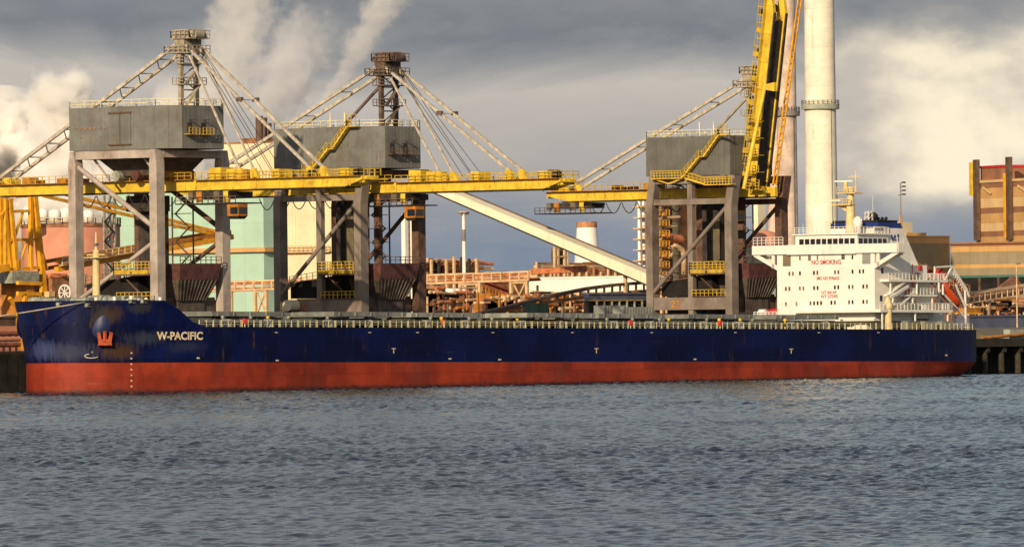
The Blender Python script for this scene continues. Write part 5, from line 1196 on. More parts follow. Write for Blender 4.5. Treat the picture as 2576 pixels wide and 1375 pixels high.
# ---- white long building, cone tower, masts
wbld, wb_ = building('white_shed', 'long bright white shed below the foot of the sloping gallery', 'shed', 1322, 1630, 1640, 697, 150, [(732, 'plant_white'), (None, 'steel_sand')], 'plant_white')
part(wbld, 'door', 'dark_steel', 'box', wb_[0] - .3, wb_[0] - .252, wb_[3] - 3.6, wb_[3] - 3.0, wb_[5] - 3.0, wb_[5] - 1.2)
cn, p, r = cyl_thing('cone_tower', 'white conical tower with a brown collar standing behind the sloping gallery', 'tower', 1476, 572, 25, 280, 'plant_white')
s = scale_at(280); zt = p.z - QZ
part(cn, 'shaft', 'plant_white', 'lathe', [(44 / s, 0), (42 / s, zt * .3), (36 / s, zt * .55), (25.5 / s, zt)], (p.x, p.y, QZ), 36, smooth=True)
part(cn, 'collar', 'rust_plate', 'lathe', [(25.6 / s, 0.01), (26.5 / s, 0.2), (26 / s, 15 / s), (20 / s, 15.2 / s)], (p.x, p.y, p.z), 36, smooth=True)
lm_ = thing('high_mast_light', 'tall white floodlight mast with a flat head above the belt bridge', 'light mast', tuple(onY(1166, 700, 160).xy) + (QZ,))
q = onY(1166, 537, 160); part(lm_, 'mast', 'plant_white', 'tube', (q.x, 160, QZ), (q.x, 160, q.z), 0.45, 0.3, 12, smooth=True)
part(lm_, 'mast_sleeve', 'lamp_metal', 'tube', (q.x, 160, zof(1166, 606, 160)), (q.x, 160, zof(1166, 577, 160)), 0.40, 0.38, 12, smooth=True)
part(lm_, 'lamp_ring', 'steel_sand', 'lathe', [(0.3, 0), (1.1, 0.25), (1.1, 0.4), (0.3, 0.5)], (q.x, 160, q.z), 18)
for k in range(6): a = k * math.pi / 3; part(lm_, 'floodlight', 'lamp_metal', 'box', q.x + 0.85 * math.cos(a) - .2, q.x + .85 * math.cos(a) + .2, 160 + .85 * math.sin(a) - .2, 160 + .85 * math.sin(a) + .2, q.z - .2, q.z + .24)
ll_ = thing('tower_column', 'thin pale red lattice column beside the middle crane leg', 'column', tuple(onY(1026, 700, 200).xy) + (QZ,))
q = onY(1026, 540, 200)
for u in (1018, 1034): w_ = onY(u, 540, 200); part(ll_, 'post', 'plant_white', 'box', w_.x - .5, w_.x + .5, 199.5, 200.5, QZ, q.z)
for k in range(8): w0, w1 = onY(1019, 690 - 19 * k, 200), onY(1033, 680 - 19 * k, 200); part(ll_, 'lacing', 'belt_red', 'beam', w0, w1, 0.3)

# ---- clutter between belt bridge and ship: white vessels, green cabin, pipe rack
for i, (u0, u1) in enumerate(((1068, 1084), (1091, 1106), (1116, 1140), (1144, 1172))):
    a, c_ = onY(u0, 747, 150), onY(u1, 747, 150); r = (c_.x - a.x) / 2; h = 22 / scale_at(150)
    b_ = MB(); b_.lathe([(r * .95, -5), (r, 0), (r, h * .8), (r * .7, h * .97), (0.1, h)], ((a.x + c_.x) / 2, 150, a.z), 24)
    b_.build('process_vessel', 'plant_white', None, smooth='all', label=f"{('slim', 'barrel shaped', 'wide', 'squat end')[i]} white vessel under the belt bridge beside the middle crane", cat='vessel', group='white vessels under the belt bridge')
gc, g_ = building('green_cabin', 'pale green cabin with brown corner posts low behind the hatches', 'cabin', 1062, 1072, 1135, 754, 105, [(None, 'ring_green')])
for u in (1072, 1090, 1112, 1133): x = onY(u, 760, 105).x; part(gc, 'corner_post', 'duct_brown', 'box', x - .2, x + .2, 104.6, 104.97, QZ, g_[5])
rk = thing('pipe_rack', 'rusty pipe rack with ducts and valves above the belt bridge', 'pipe rack', tuple(onY(1120, 700, 180).xy) + (QZ,))
random.seed(21)
for k in range(9):
    v = 652 + 4.2 * k; part(rk, 'pipe', random.choice(('rust_plate', 'steel_sand', 'duct_brown', 'belt_red')), 'tube', onY(1062, v + 1, 180 + (k % 3)), onY(1200 + 20 * (k % 3), v + 3, 180 + (k % 3)), random.uniform(0.12, 0.34), n=8, smooth=True)
for k in range(8): u = 1066 + 19 * k; part(rk, 'rack_post', random.choice(('dark_steel', 'steel_sand')), 'beam', Vector((onY(u, 700, 179).x, 179, QZ)), onY(u, 648 + random.uniform(-3, 8), 179), 0.45)
for k in range(12): u = random.uniform(1066, 1205); q = onY(u, random.uniform(655, 682), 181); part(rk, 'valve', random.choice(('belt_red', 'steel_sand', 'rust_plate', 'dark_steel')), 'box', q.x - .6, q.x + .6, 179.5, 181.5, q.z - .5, q.z + .6)
part(rk, 'filter_house', 'rust_plate', 'box', onY(1175, 660, 182).x, onY(1205, 660, 182).x, 182, 186, QZ, zof(1190, 655, 182))
rk2 = thing('process_plant', 'sandy steel process frame with tanks behind the sloping gallery', 'pipe rack', tuple(onY(1440, 700, 200).xy) + (QZ,))
for k in range(14):
    u = 1350 + 18 * k; part(rk2, 'frame_post', random.choice(('steel_sand', 'rust_plate')), 'beam', Vector((onY(u, 700, 200).x, 200, QZ)), onY(u, random.uniform(655, 685), 200), 0.4)
for k in range(6): part(rk2, 'frame_beam', random.choice(('steel_sand', 'rust_plate', 'belt_red')), 'beam', onY(1345, 664 + 6 * k, 200.6), onY(1590, 662 + 6 * k, 200.6), 0.4)
for k in range(14): q = onY(random.uniform(1350, 1590), random.uniform(668, 692), 202); part(rk2, 'frame_tank', random.choice(('steel_sand', 'rust_plate', 'plant_white', 'ring_green')), 'box', q.x - random.uniform(.5, 1.4), q.x + 1, 201.5, 203, q.z - .8, q.z + random.uniform(.3, 1.0))
hb_ = thing('head_frame', 'small sandy head frame tower in front of the cone tower', 'tower', tuple(onY(1412, 700, 190).xy) + (QZ,))
for u in (1395, 1404, 1420, 1428): part(hb_, 'post', 'steel_sand', 'beam', Vector((onY(u, 700, 190).x, 190, QZ)), onY(u, 622, 190), 0.4)
for v in (622, 645, 668): part(hb_, 'tie', 'steel_sand', 'beam', onY(1393, v, 190), onY(1430, v, 190), 0.35)
part(hb_, 'panel', 'olive_dark', 'box', onY(1405, 630, 191).x, onY(1419, 630, 191).x, 191, 193, zof(1410, 668, 191), zof(1410, 622, 191))

sh3, h_ = building('sinter_hall', 'long low rust brown sinter hall under the belt bridge', 'hall', 1010, 1030, 1330, 712, 215, [(None, 'rust_plate')], 'belt_red')
for k in range(9): x = h_[0] + 3 + k * 5.5; part(sh3, 'roof_vent', ('rust_plate', 'steel_sand', 'duct_brown')[k % 3], 'box', x, x + 2.2, h_[2] + 1, h_[2] + 4, h_[5] + .36, h_[5] + 1.2 + .6 * (k % 3))
sh4, h_ = building('sinter_hall', 'low pinkish brown hall behind the white shed and arched conveyor', 'hall', 1300, 1330, 1760, 690, 245, [(None, 'salmon')], 'rust_plate')
random.seed(33)
for nm, lab, ua, ub, va, vb_, Y in (('pipe_cluster', 'tangle of sandy pipes and posts behind the hatches near the middle crane', 1066, 1200, 722, 786, 98), ('pipe_cluster', 'tangle of rust brown posts and ducts under the arched conveyor', 1200, 1480, 735, 788, 88), ('pipe_cluster', 'tangle of rusty posts and pipes below the crane beside the deckhouse', 1655, 1830, 705, 786, 120), ('pipe_cluster', 'tangle of rust brown trestles between the belt bridge and the sloping gallery', 1330, 1600, 662, 715, 235), ('pipe_cluster', 'tangle of brown pipes on the quay astern of the ship', 2436, 2600, 742, 800, 110), ('pipe_cluster', 'tangle of ochre posts and pipes beyond the bow', 0, 200, 690, 760, 120)):
    o = thing(nm, lab, 'pipework', tuple(onY((ua + ub) / 2, 800, Y).xy) + (QZ,), 'pipework in the yard')
    ms = ('steel_sand', 'rust_plate', 'belt_red', 'duct_brown', 'ochre_deep', 'dark_steel', 'steel_sand')
    for k in range(int((ub - ua) / 6)):
        u = random.uniform(ua, ub); v = random.uniform(va, vb_); q = onY(u, v, Y + random.uniform(0, 6)); part(o, 'post', random.choice(ms), 'beam', Vector((q.x, q.y, QZ)), q, random.uniform(.2, .5))
    for k in range(int((ub - ua) / 7)):
        u = random.uniform(ua, ub); v = random.uniform(va, vb_); L_ = random.uniform(15, 60); y_ = Y + random.uniform(0, 6); part(o, 'pipe', random.choice(ms), 'tube', onY(u, v, y_), onY(min(u + L_, ub), v + random.uniform(-2, 5), y_), random.uniform(.15, .4), n=8, smooth=True)
    for k in range(int((ub - ua) / 10)):
        u = random.uniform(ua, ub); q = onY(u, random.uniform(va + 10, vb_), Y + 7); w_ = random.uniform(.6, 2.0); part(o, 'duct_box', random.choice(ms), 'box', q.x - w_, q.x + w_, Y + 6.5, Y + 9, q.z - random.uniform(.6, 2), q.z + random.uniform(.4, 1.2))
# ---- blue grey shed and containers on the quay
sh_, s_ = building('quay_shed', 'low blue grey quay shed with a yellow gutter beside the arched conveyor', 'shed', 1470, 1482, 1640, 741, 64, [(756, 'blue_grey'), (None, 'void')], 'blue_grey')
part(sh_, 'gutter', 'rail_yellow', 'box', s_[0] - .3, s_[1] - 3, 63.6, 63.9, zof(1482, 757, 64), zof(1482, 754, 64))
for k in range(7): u = 1500 + 19 * k; x = onY(u, 770, 63.8).x; part(sh_, 'front_post', 'gear_grey', 'box', x - .12, x + .12, 63.5, 63.8, QZ, zof(1482, 758, 64))
def container(u0, u1, vt, Y, m, label, zb=QZ):
    a, c_ = onY(u0, vt, Y), onY(u1, vt, Y); o = thing('shipping_container', label, 'container', (a.x, Y, zb), 'containers on the quay')
    part(o, 'body', m, 'box', a.x, c_.x, Y, Y + 2.4, zb, a.z)
    n = int((c_.x - a.x) / 0.7)
    for k in range(n): x = a.x + .3 + (c_.x - a.x - .6) * k / max(1, n - 1); part(o, 'corrugation', m, 'box', x - .12, x + .12, Y - .06, Y - .001, zb + .15, a.z - .15)
    for x in (a.x - .04, c_.x - .1): part(o, 'corner_post', m, 'box', x, x + .16, Y - .08, Y - .062, zb, a.z + .03)
container(1520, 1572, 768, 56, 'container_grey', 'pale grey container standing before the blue grey shed')
container(1568, 1642, 772, 52, 'container_grey', 'longer grey container by the foot of the crane beside the deckhouse')
container(1346, 1378, 762, 58, 'container_green', 'dark green container beside the blue grey shed')
container(1762, 1838, 781, 46, 'container_blue', 'deep blue container between the legs of the crane with the raised boom')
ab_ = thing('tank_wagon', 'cream tank wagon parked under the middle crane', 'wagon', tuple(onY(748, 770, 52).xy) + (QZ,))
a, c_ = onY(722, 768, 52), onY(778, 768, 52); zz = a.z
part(ab_, 'tank', 'cream_bright', 'tube', (a.x, 52, zz), (c_.x, 52, zz), 0.95, n=18, smooth=True)
part(ab_, 'chassis', 'dark_steel', 'box', a.x, c_.x + .6, 51.3, 52.7, zz - 1.5, zz - 0.9)
for k in range(4): x = a.x + .6 + (c_.x - a.x - 1.2) * k / 3; part(ab_, 'wheel', 'dark_steel', 'tube', (x, 51.1, QZ + .5), (x, 51.4, QZ + .5), 0.5, n=14)
part(ab_, 'chassis_frame', 'dark_steel', 'box', a.x + .4, c_.x - .4, 51.5, 52.5, QZ + .5, zz - 1.5)

# ---- ore heaps
def heap(name, label, u, Y, wu, h, m, seed, aspect=1.0):
    p = onY(u, 780, Y); R = wu / scale_at(Y) / 2; rg = np.random.default_rng(seed); nr, na = 14, 40; V = []
    for i in range(nr):
        q = i / (nr - 1)
        for k in range(na):
            a = 2 * math.pi * k / na; rr = R * q * (1 + 0.12 * math.sin(3 * a + seed) + 0.06 * math.sin(7 * a))
            V.append((p.x + rr * math.cos(a), Y + rr * math.sin(a) * aspect, QZ - .2 + h * max(0, 1 - q) ** 0.9 + 0.25 * mnoise.noise((rr * math.cos(a) * .4, rr * math.sin(a) * .4, seed))))
    F_ = [(i*na+k, i*na+(k+1) % na, (i+1)*na+(k+1) % na, (i+1)*na+k) for i in range(nr-1) for k in range(na)]
    b_ = MB(); b_.add(V, F_); b_.build(name, m, None, smooth='all', label=label, cat='ore heap', group='ore stockpiles')
heap('ore_heap', 'reddish ore heap seen between the bow crane and the middle crane', 640, 130, 360, 5.2, 'ore_red', 1)
heap('ore_heap', 'brown ore heap under the dark opening of the tan hall', 2548, 265, 330, 14.5, 'ore_brown', 2)
heap('ore_heap', 'broad brown ore heap rising behind the lifeboat ramp', 2330, 240, 420, 17, 'ore_brown', 3)
heap('ore_heap', 'low dark heap beside the deckhouse under the raised boom crane', 1905, 150, 240, 7.0, 'ore_brown', 4)

# ---- blast furnace side: lattice tower, pipes, brown silos
bf = thing('stair_tower', 'sandy steel stair tower with open landings behind the raised boom crane', 'tower', tuple(onY(1660, 700, 170).xy) + (QZ,))
random.seed(5)
for u in (1640, 1652, 1668): part(bf, 'tower_post', 'steel_sand', 'beam', Vector((onY(u, 700, 170).x, 170, QZ)), onY(u, 470, 170), 0.5)
for k in range(9):
    v = 700 - 26 * k; part(bf, 'landing', 'ochre_deep', 'box', onY(1636, v, 169).x, onY(1684, v, 169).x, 168.5, 171, zof(1650, v, 169), zof(1650, v - 2.5, 169))
    railing(bf, [onY(1636, v - 3, 168.4), onY(1684, v - 3, 168.4)], 'ochre', 1.1, 1.1, 0.07)
    part(bf, 'stair', 'steel_sand', 'beam', onY(1640 if k % 2 else 1664, v - 3, 168.8), onY(1664 if k % 2 else 1640, v - 24, 168.8), 0.5, 0.35)
bp_ = thing('flue_column', 'rust brown flue column with a bent pipe beside the stair tower', 'column', tuple(onY(1684, 700, 172).xy) + (QZ,))
for u, m, r_ in ((1674, 'rust_plate', .75), (1684, 'duct_brown', .55)): q = onY(u, 480, 172); part(bp_, 'pipe', m, 'tube', (q.x, 172, QZ), (q.x, 172, q.z), r_, n=14, smooth=True)
b_ = MB(); b_.path([onY(1686, 650, 170), onY(1686, 622, 170), onY(1692, 615, 170), onY(1700, 618, 170), onY(1716, 628, 170), onY(1720, 640, 170), onY(1720, 690, 170)], 0.55, 10); b_.build('bent_pipe', 'steel_sand', bp_, smooth='all')
part(bp_, 'drum', 'belt_red', 'tube', onY(1680, 600, 170), onY(1712, 602, 170), 0.95, n=16, smooth=True)
for k in range(3): part(bp_, 'branch_pipe', 'steel_sand', 'tube', onY(1678, 548 + 22 * k, 170.5), onY(1708 - 8 * k, 546 + 22 * k, 170.5), 0.4, n=10, smooth=True)
tw = thing('guyed_tower', 'slender white twin pole tower with ring platforms beyond the belt bridge', 'tower', tuple(onY(1612, 700, 175).xy) + (QZ,))
for u in (1607, 1618): q = onY(u, 490, 175); part(tw, 'pole', 'plant_white', 'tube', (q.x, 175, QZ), (q.x, 175, q.z), 0.33, n=10, smooth=True)
for k in range(7): v = 520 + 27 * k; part(tw, 'platform', 'steel_sand', 'box', onY(1602, v, 175).x, onY(1630, v, 175).x, 174, 176, zof(1612, v + 2, 175), zof(1612, v - 1, 175))
for i, (u0, u1, vt, m) in enumerate(((1664, 1694, 470, 'olive_dark'), (1690, 1742, 480, 'silo_brick'), (1752, 1796, 470, 'olive_dark'), (1796, 1836, 500, 'silo_brick'))):
    Y = 205 + 4 * (i % 2); a, c_ = onY(u0, vt, Y), onY(u1, vt, Y); r = (c_.x - a.x) / 2 * 1.25; cx = (a.x + c_.x) / 2
    o = thing('ore_silo', ('dark olive silo beside the rust brown flue column', 'wide brick brown hooped silo seen left of the crane centre post', 'dark stained silo between the two brick brown silos', 'brick brown hooped silo just left of the near crane leg')[i], 'silo', (cx, Y, QZ), 'silos behind the raised boom crane')
    n = 9; zt = a.z
    for k in range(n):
        z0, z1 = QZ + (zt - QZ) * k / n, QZ + (zt - QZ) * (k + 1) / n - .06
        part(o, 'shell_course', m, 'lathe', [(r, z0 - QZ), (r, z1 - QZ)], (cx, Y, QZ), 28, smooth=True)
        part(o, 'hoop', 'rust_plate' if m == 'silo_brick' else 'duct_brown', 'lathe', [(r * .99, 0), (r + .07, .03), (r + .07, .2), (r * .99, .23)], (cx, Y, z1 - .1), 28, cap=False)
ct, _ = building('lift_tower', 'tall cream lift tower rising behind the raised boom crane', 'tower', 1896, 1908, 1926, 510, 230, [(None, 'cream_bright')])
railing(ct, [(_[0], _[2], _[5] + .3), (_[1], _[2], _[5] + .3)], 'ochre', 1.6, 1.0, 0.08)
dm, p, r = cyl_thing('domed_tank', 'pale green walled tank with a pink domed roof beside the bridge wing', 'tank', 1925, 620, 48, 215, 'salmon')
part(dm, 'shell', 'ring_green', 'lathe', [(r, 0), (r, p.z - QZ)], (p.x, p.y, QZ), 40, smooth=True)
part(dm, 'dome', 'salmon', 'lathe', [(r + .2, 0), (r * .92, 1.2), (r * .7, 2.4), (r * .4, 3.2), (0.05, 3.6)], (p.x, p.y, p.z), 40, smooth='all')
# ---- chimneys
def chimney(label, u, v_ref, r_u, Y, m, taper, ring_v, ring_m, vtop):
    s = scale_at(Y, u); p = onY(u, v_ref, Y); zt = onY(u, vtop, Y).z; r = r_u / s
    o = thing('chimney', label, 'chimney', (p.x, Y, QZ), 'tall works chimneys')
    n = 22; h = zt - QZ
    for k in range(n):
        a, c_ = k / n, (k + 1) / n; ra, rc = r * (1 + taper * (0.5 - a)), r * (1 + taper * (0.5 - c_))
        part(o, 'shaft_lift', m if not isinstance(m, tuple) else (m[0] if QZ + h * c_ < zof(u, ring_v, Y) else m[1]), 'lathe', [(ra, h * a), (rc + 0.0, h * c_ - .05), (rc - .06, h * c_)], (p.x, Y, QZ), 40, smooth=True, )
    zr_ = zof(u, ring_v, Y); k = (zr_ - QZ) / h; rr = r * (1 + taper * (.5 - k))
    part(o, 'ring_gallery', ring_m, 'lathe', [(rr, -.75), (rr + 8.5 / s, -.65), (rr + 9 / s, .5), (rr, .5)], (p.x, Y, zr_), 40, cap=False)
    railing(o, [(p.x + (rr + 8 / s) * math.cos(a), Y + (rr + 8 / s) * math.sin(a), zr_ + .45) for a in np.linspace(0, 2 * math.pi, 25)], ring_m, 1.0, 1.2, 0.05)
    ld = MB(); x = p.x - r * .2; ld.beam((x, Y - r * 1.0 - .1, QZ + 10), (x, Y - r * 0.95 - .1, zr_), 0.25); ld.build('ladder', ring_m, o)
    return o
chimney('tallest pale concrete chimney with a greenish ring behind the bridge', 2064, 300, 39.5, 300, 'concrete_pale', 0.16, 268, 'ring_green', -220)
chimney('pinkish stained chimney with a grey ring right beside the raised boom', 1979, 300, 25, 330, 'concrete_pink', 0.12, 285, 'lamp_metal', -160)
chimney('slender pink chimney mostly hidden behind the raised boom', 1949, 300, 19, 360, 'concrete_pink', 0.2, 600, 'lamp_metal', -120)

# ---- halls at the stern end
oh, o_ = building('olive_hall', 'square olive hall with a tan parapet right behind the funnel', 'hall', 2180, 2262, 2389, 596, 330, [(612, 'band_orange'), (None, 'hall_olive')], 'band_orange')
rp = thing('roof_plant', 'sandy rooftop plant house on the olive hall', 'plant house', tuple(onY(2310, 596, 338).xy) + (o_[5] + .36,))
part(rp, 'base_house', 'band_orange', 'box', onY(2280, 590, 336).x, onY(2330, 590, 336).x, 336, 342, o_[5] + .36, zof(2300, 585, 336)); part(rp, 'upper_house', 'cream', 'box', onY(2312, 590, 336).x, onY(2345, 590, 336).x, 342.1, 350, o_[5] + .36, zof(2320, 559, 343))
for k in range(5): q = onY(2284 + 13 * k, 585, 335); part(rp, 'vent', 'duct_brown', 'tube', (q.x, 345, o_[5] + .4), (q.x, 345, q.z + 1.0 + .5 * (k % 2)), 0.35, n=8)
# the tan hall shows its sunny long side running towards us
Xh = onY(2391, 700, 330).x
zl = lambda v: onX(2480, v, Xh).z
th = thing('tan_hall', 'long tan and olive banded hall over a dark opening at the stern end', 'hall', (Xh, 250, QZ))
ys = onX(2391, 640, Xh).y, onX(2680, 640, Xh).y
part(th, 'core', 'void', 'box', Xh + .3, Xh + 30, ys[1], ys[0], QZ, zl(618))
for va, vb_, m in ((613, 619, 'band_brown'), (619, 633, 'band_orange'), (633, 664, 'hall_olive'), (664, 674, 'band_orange'), (674, 692, 'hall_olive'), (692, 698, 'hall_teal')):
    n = 12
    for k in range(n): part(th, 'wall_panel', m, 'box', Xh - .02 * (m == 'band_orange'), Xh + .28, ys[1] + (ys[0] - ys[1]) * k / n, ys[1] + (ys[0] - ys[1]) * (k + 1) / n - .04, zl(vb_) + .02, zl(va))
part(th, 'roof', 'band_brown', 'box', Xh - .5, Xh + 30, ys[1], ys[0] + .3, zl(613) + .002, zl(613) + .4)
for k in range(6): y = ys[1] + (ys[0] - ys[1]) * (k + .5) / 6; part(th, 'opening_column', 'duct_brown', 'box', Xh, Xh + .5, y - .3, y + .3, QZ, zl(698))
# striped block: its long side runs almost along the line of sight
def sight_box(u_far, u_near, ratio, Y):
    a = onY(u_far, 600, Y); dirn = (rh - fh * ratio).normalized(); s = FU / (a - CAM).dot(FW)
    L = (u_near - u_far) / s * math.sqrt(1 + ratio ** 2) ; return a, dirn, L
a, dr_, L = sight_box(2456, 2620, 2.6, 430); nv = Vector((-dr_.y, dr_.x, 0)); nv = nv if nv.dot(fh) > 0 or nv.dot(rh) > 0 else -nv
if nv.dot(rh) < 0: nv = -nv
sb = thing('striped_block', 'tall block striped cream orange and brown with dark vertical ducts at the right edge', 'building', (a.x, a.y, QZ))
zv = lambda v: a.z + (600 - v) / (FU / (a - CAM).dot(FW))
def spt(d, off, z): p = a + dr_ * d + nv * off; return Vector((p.x, p.y, z))
vt_ = [(462, 476, 'band_brown'), (476, 520, 'band_orange'), (500, 528, 'band_cream')]
bands = [(461, 474, 'band_brown'), (474, 500, 'band_orange'), (500, 524, 'band_cream'), (524, 538, 'band_brown'), (538, 562, 'band_orange'), (562, 583, 'band_cream'), (583, 596, 'band_brown'), (596, 622, 'band_orange'), (622, 640, 'band_cream')]
n = 10
for va, vb_, m in bands:
    for k in range(n):
        d0, d1 = L * k / n, L * (k + 1) / n - .05
        part(sb, 'wall_panel', m, 'prism', [spt(d0, 0, zv(vb_)), spt(d1, 0, zv(vb_)), spt(d1, 0, zv(va) - .03), spt(d0, 0, zv(va) - .03)], nv * 0.3)
    part(sb, 'end_panel', m, 'prism', [spt(-.05, .3, zv(vb_)), spt(-.05, 12, zv(vb_)), spt(-.05, 12, zv(va) - .03), spt(-.05, .3, zv(va) - .03)], dr_ * -.2)
part(sb, 'core', 'hall_olive', 'prism', [spt(0, .31, QZ), spt(L, .31, QZ), spt(L, 14, QZ), spt(0, 14, QZ)], (0, 0, zv(462) - QZ))
part(sb, 'roof_edge', 'band_cream', 'prism', [spt(-.3, -.3, zv(461)), spt(L, -.3, zv(461)), spt(L, 14, zv(461)), spt(-.3, 14, zv(461))], (0, 0, 0.7))
def duct(u, vt, vb_, w, m, name='wall_duct', off=-1.2):
    k = (u - 2456) / (2620 - 2456); d = L * k * (1 + 0.0 * k); return part(sb, name, m, 'prism', [spt(d - w * 2, off, zv(vb_)), spt(d + w * 2, off, zv(vb_)), spt(d + w * 2, off + 1.0, zv(vb_)), spt(d - w * 2, off + 1.0, zv(vb_))], (0, 0, zv(vt) - zv(vb_)))
duct(2463, 402, 605, .6, 'duct_brown'); duct(2533, 400, 605, .6, 'duct_brown'); duct(2456, 408, 492, .35, 'crane_yellow', 'yellow_pipe', -1.6); duct(2528, 440, 600, .2, 'ochre', 'yellow_pipe', -1.6)
part(sb, 'roof_house', 'band_brown', 'prism', [spt(L * .02, 1, zv(458)), spt(L * .3, 1, zv(458)), spt(L * .3, 8, zv(458)), spt(L * .02, 8, zv(458))], (0, 0, zv(424) - zv(458)))
part(sb, 'roof_house_band', 'red', 'prism', [spt(L * .015, .8, zv(424)), spt(L * .305, .8, zv(424)), spt(L * .305, 8.2, zv(424)), spt(L * .015, 8.2, zv(424))], (0, 0, zv(418) - zv(424)))
for d in (.12, .58): part(sb, 'roof_pipe', 'band_cream', 'beam', spt(L * d, -.6, zv(472)), spt(L * (d + .1), -.6, zv(488)), 0.4)
# light mast beside the funnel
lp = thing('floodlight_mast', 'thin dark floodlight mast with stacked lamps just right of the funnel', 'light mast', tuple(onY(2265, 600, 280).xy) + (QZ,))
q = onY(2265, 460, 280); part(lp, 'mast', 'lamp_metal', 'tube', (q.x, 280, QZ), (q.x, 280, q.z), 0.24, 0.14, 8)
for k in range(4): zz = zof(2265, 461 + 10 * k, 280); part(lp, 'lamp_arm', 'lamp_metal', 'beam', (q.x - (.9 if k == 3 else 0), 280, zz), (q.x + 1.5, 280, zz + .25), 0.16); part(lp, 'lamp', 'dark_steel', 'box', q.x + .9, q.x + 1.7, 279.7, 280.3, zz + .05, zz + .4)
ys_ = onY(2266, 541, 300); part(None, 'vent_pipe', 'ochre', 'lathe', [(.42, 0), (.42, ys_.z - QZ), (.3, ys_.z - QZ)], (ys_.x, 300, QZ), 14, smooth=True, label='short ochre vent pipe right behind the blue funnel band', cat='pipe')
pl2 = thing('street_light', 'pale lamp pole on the quay at the right edge', 'light mast', tuple(onY(2557, 800, 60).xy) + (QZ,))
q = onY(2557, 664, 60); part(pl2, 'pole', 'steel_sand', 'tube', (q.x, 60, QZ), (q.x, 60, q.z), 0.16, 0.1, 8); part(pl2, 'lamp_head', 'lamp_metal', 'box', q.x - .2, q.x + 1.2, 59.8, 60.2, q.z, q.z + .2)

# ---- conveyors, pipes and quay furniture at the stern end
def truss(name, label, p0, p1, Y, hgt, m, n, w=2.4, cat='conveyor', sheet=None):
    o = thing(name, label, cat, tuple(onY((p0[0] + p1[0]) / 2, 800, Y).xy) + (QZ,))
    A, B = onY(*p0, Y), onY(*p1, Y)
    for dy in (0, w):
        for h in (0, hgt): part(o, 'chord', m, 'beam', A + Vector((0, dy, h)), B + Vector((0, dy, h)), 0.28)
    for k in range(n + 1):
        q = A.lerp(B, k / n); part(o, 'truss_post', m, 'beam', q, q + Vector((0, 0, hgt)), 0.2)
        if k < n: part(o, 'truss_brace', m, 'beam', q + Vector((0, .2, 0)), A.lerp(B, (k + 1) / n) + Vector((0, .2, hgt)), 0.14)
    if sheet: part(o, 'belt', sheet, 'beam', A + Vector((0, w / 2, hgt * .35)), B + Vector((0, w / 2, hgt * .35)), w * .9, 0.3)
    for q in (0.25, 0.75): f_ = A.lerp(B, q); part(o, 'prop', m, 'beam', Vector((f_.x, f_.y + .5, QZ)), f_ + Vector((0, .5, 0)), 0.4)
    return o
truss('gangway_bridge', 'sandy truss walkway running off to the right behind the lifeboat', (2436, 762), (2660, 728), 75, 1.7, 'steel_sand', 16, sheet='duct_brown')
truss('stockpile_conveyor', 'rusty ribbed conveyor sloping down behind the lifeboat ramp', (2275, 672), (2440, 745), 180, 2.2, 'rust_plate', 16, sheet='belt_red')
truss('stockpile_conveyor', 'ochre sided conveyor sloping down right behind the funnel', (2268, 640), (2330, 700), 210, 1.6, 'ochre', 6, sheet='ochre')
truss('stockpile_conveyor', 'long brown conveyor crossing below the striped block', (2440, 765), (2680, 770), 130, 2.2, 'rust_plate', 18, sheet='belt_red')
ba = building('lean_to_shed', 'flat lavender grey shed roof on the quay astern', 'shed', 2405, 2440, 2680, 797, 66, [(None, 'blue_grey')], 'blue_grey')
fl = thing('flat_trailer', 'ochre yellow flat trailer standing astern of the lifeboat ramp', 'trailer', tuple(onY(2440, 790, 90).xy) + (QZ,))
a_, b__ = onY(2408, 786, 90), onY(2472, 786, 90)
part(fl, 'bed', 'ochre', 'box', a_.x, b__.x, 90, 92.5, a_.z - .3, a_.z); part(fl, 'load', 'ochre_deep', 'box', a_.x + 3, b__.x - .4, 90.2, 92.3, a_.z, a_.z + .9)
for k in range(4): x = a_.x + 1 + (b__.x - a_.x - 2) * k / 3; part(fl, 'wheel', 'dark_steel', 'tube', (x, 89.9, QZ + .5), (x, 90.4, QZ + .5), .5, n=12); part(fl, 'axle_stand', 'dark_steel', 'box', x - .15, x + .15, 90.5, 90.8, QZ + .4, a_.z - .3)
pipe = MB(); pipe.tube(onY(2470, 850, 35.4), onY(2600, 838, 35.4), .32, n=10); pipe.build('quay_pipe', 'ochre_deep', None, smooth=True, label='rusty ochre pipe along the quay edge astern of the ship', cat='pipe')
gb = thing('electric_cabinet', 'pale green cabinet on the quay edge at the far right', 'cabinet', tuple(onY(2560, 850, 36).xy) + (QZ,))
a_, b__ = onY(2541, 828, 36), onY(2600, 828, 36); part(gb, 'cabinet_body', 'ring_green', 'box', a_.x, b__.x, 36, 37.5, QZ, a_.z); part(gb, 'cabinet_plinth', 'ring_green', 'box', a_.x - .1, b__.x + .1, 35.8, 37.6, QZ, QZ + .35)
bank = MB(); x0, x1 = onY(2455, 800, 45).x, onY(2700, 800, 45).x
bank.prism([(x0, 39, QZ), (x0, 62, QZ), (x0, 62, QZ + 2.0), (x0, 52, QZ + 2.0)], (x1 - x0, 0, 0)); bank.build('grass_bank', 'olive_dark', None, label='dark earth bank along the quay astern of the ship', cat='bank')
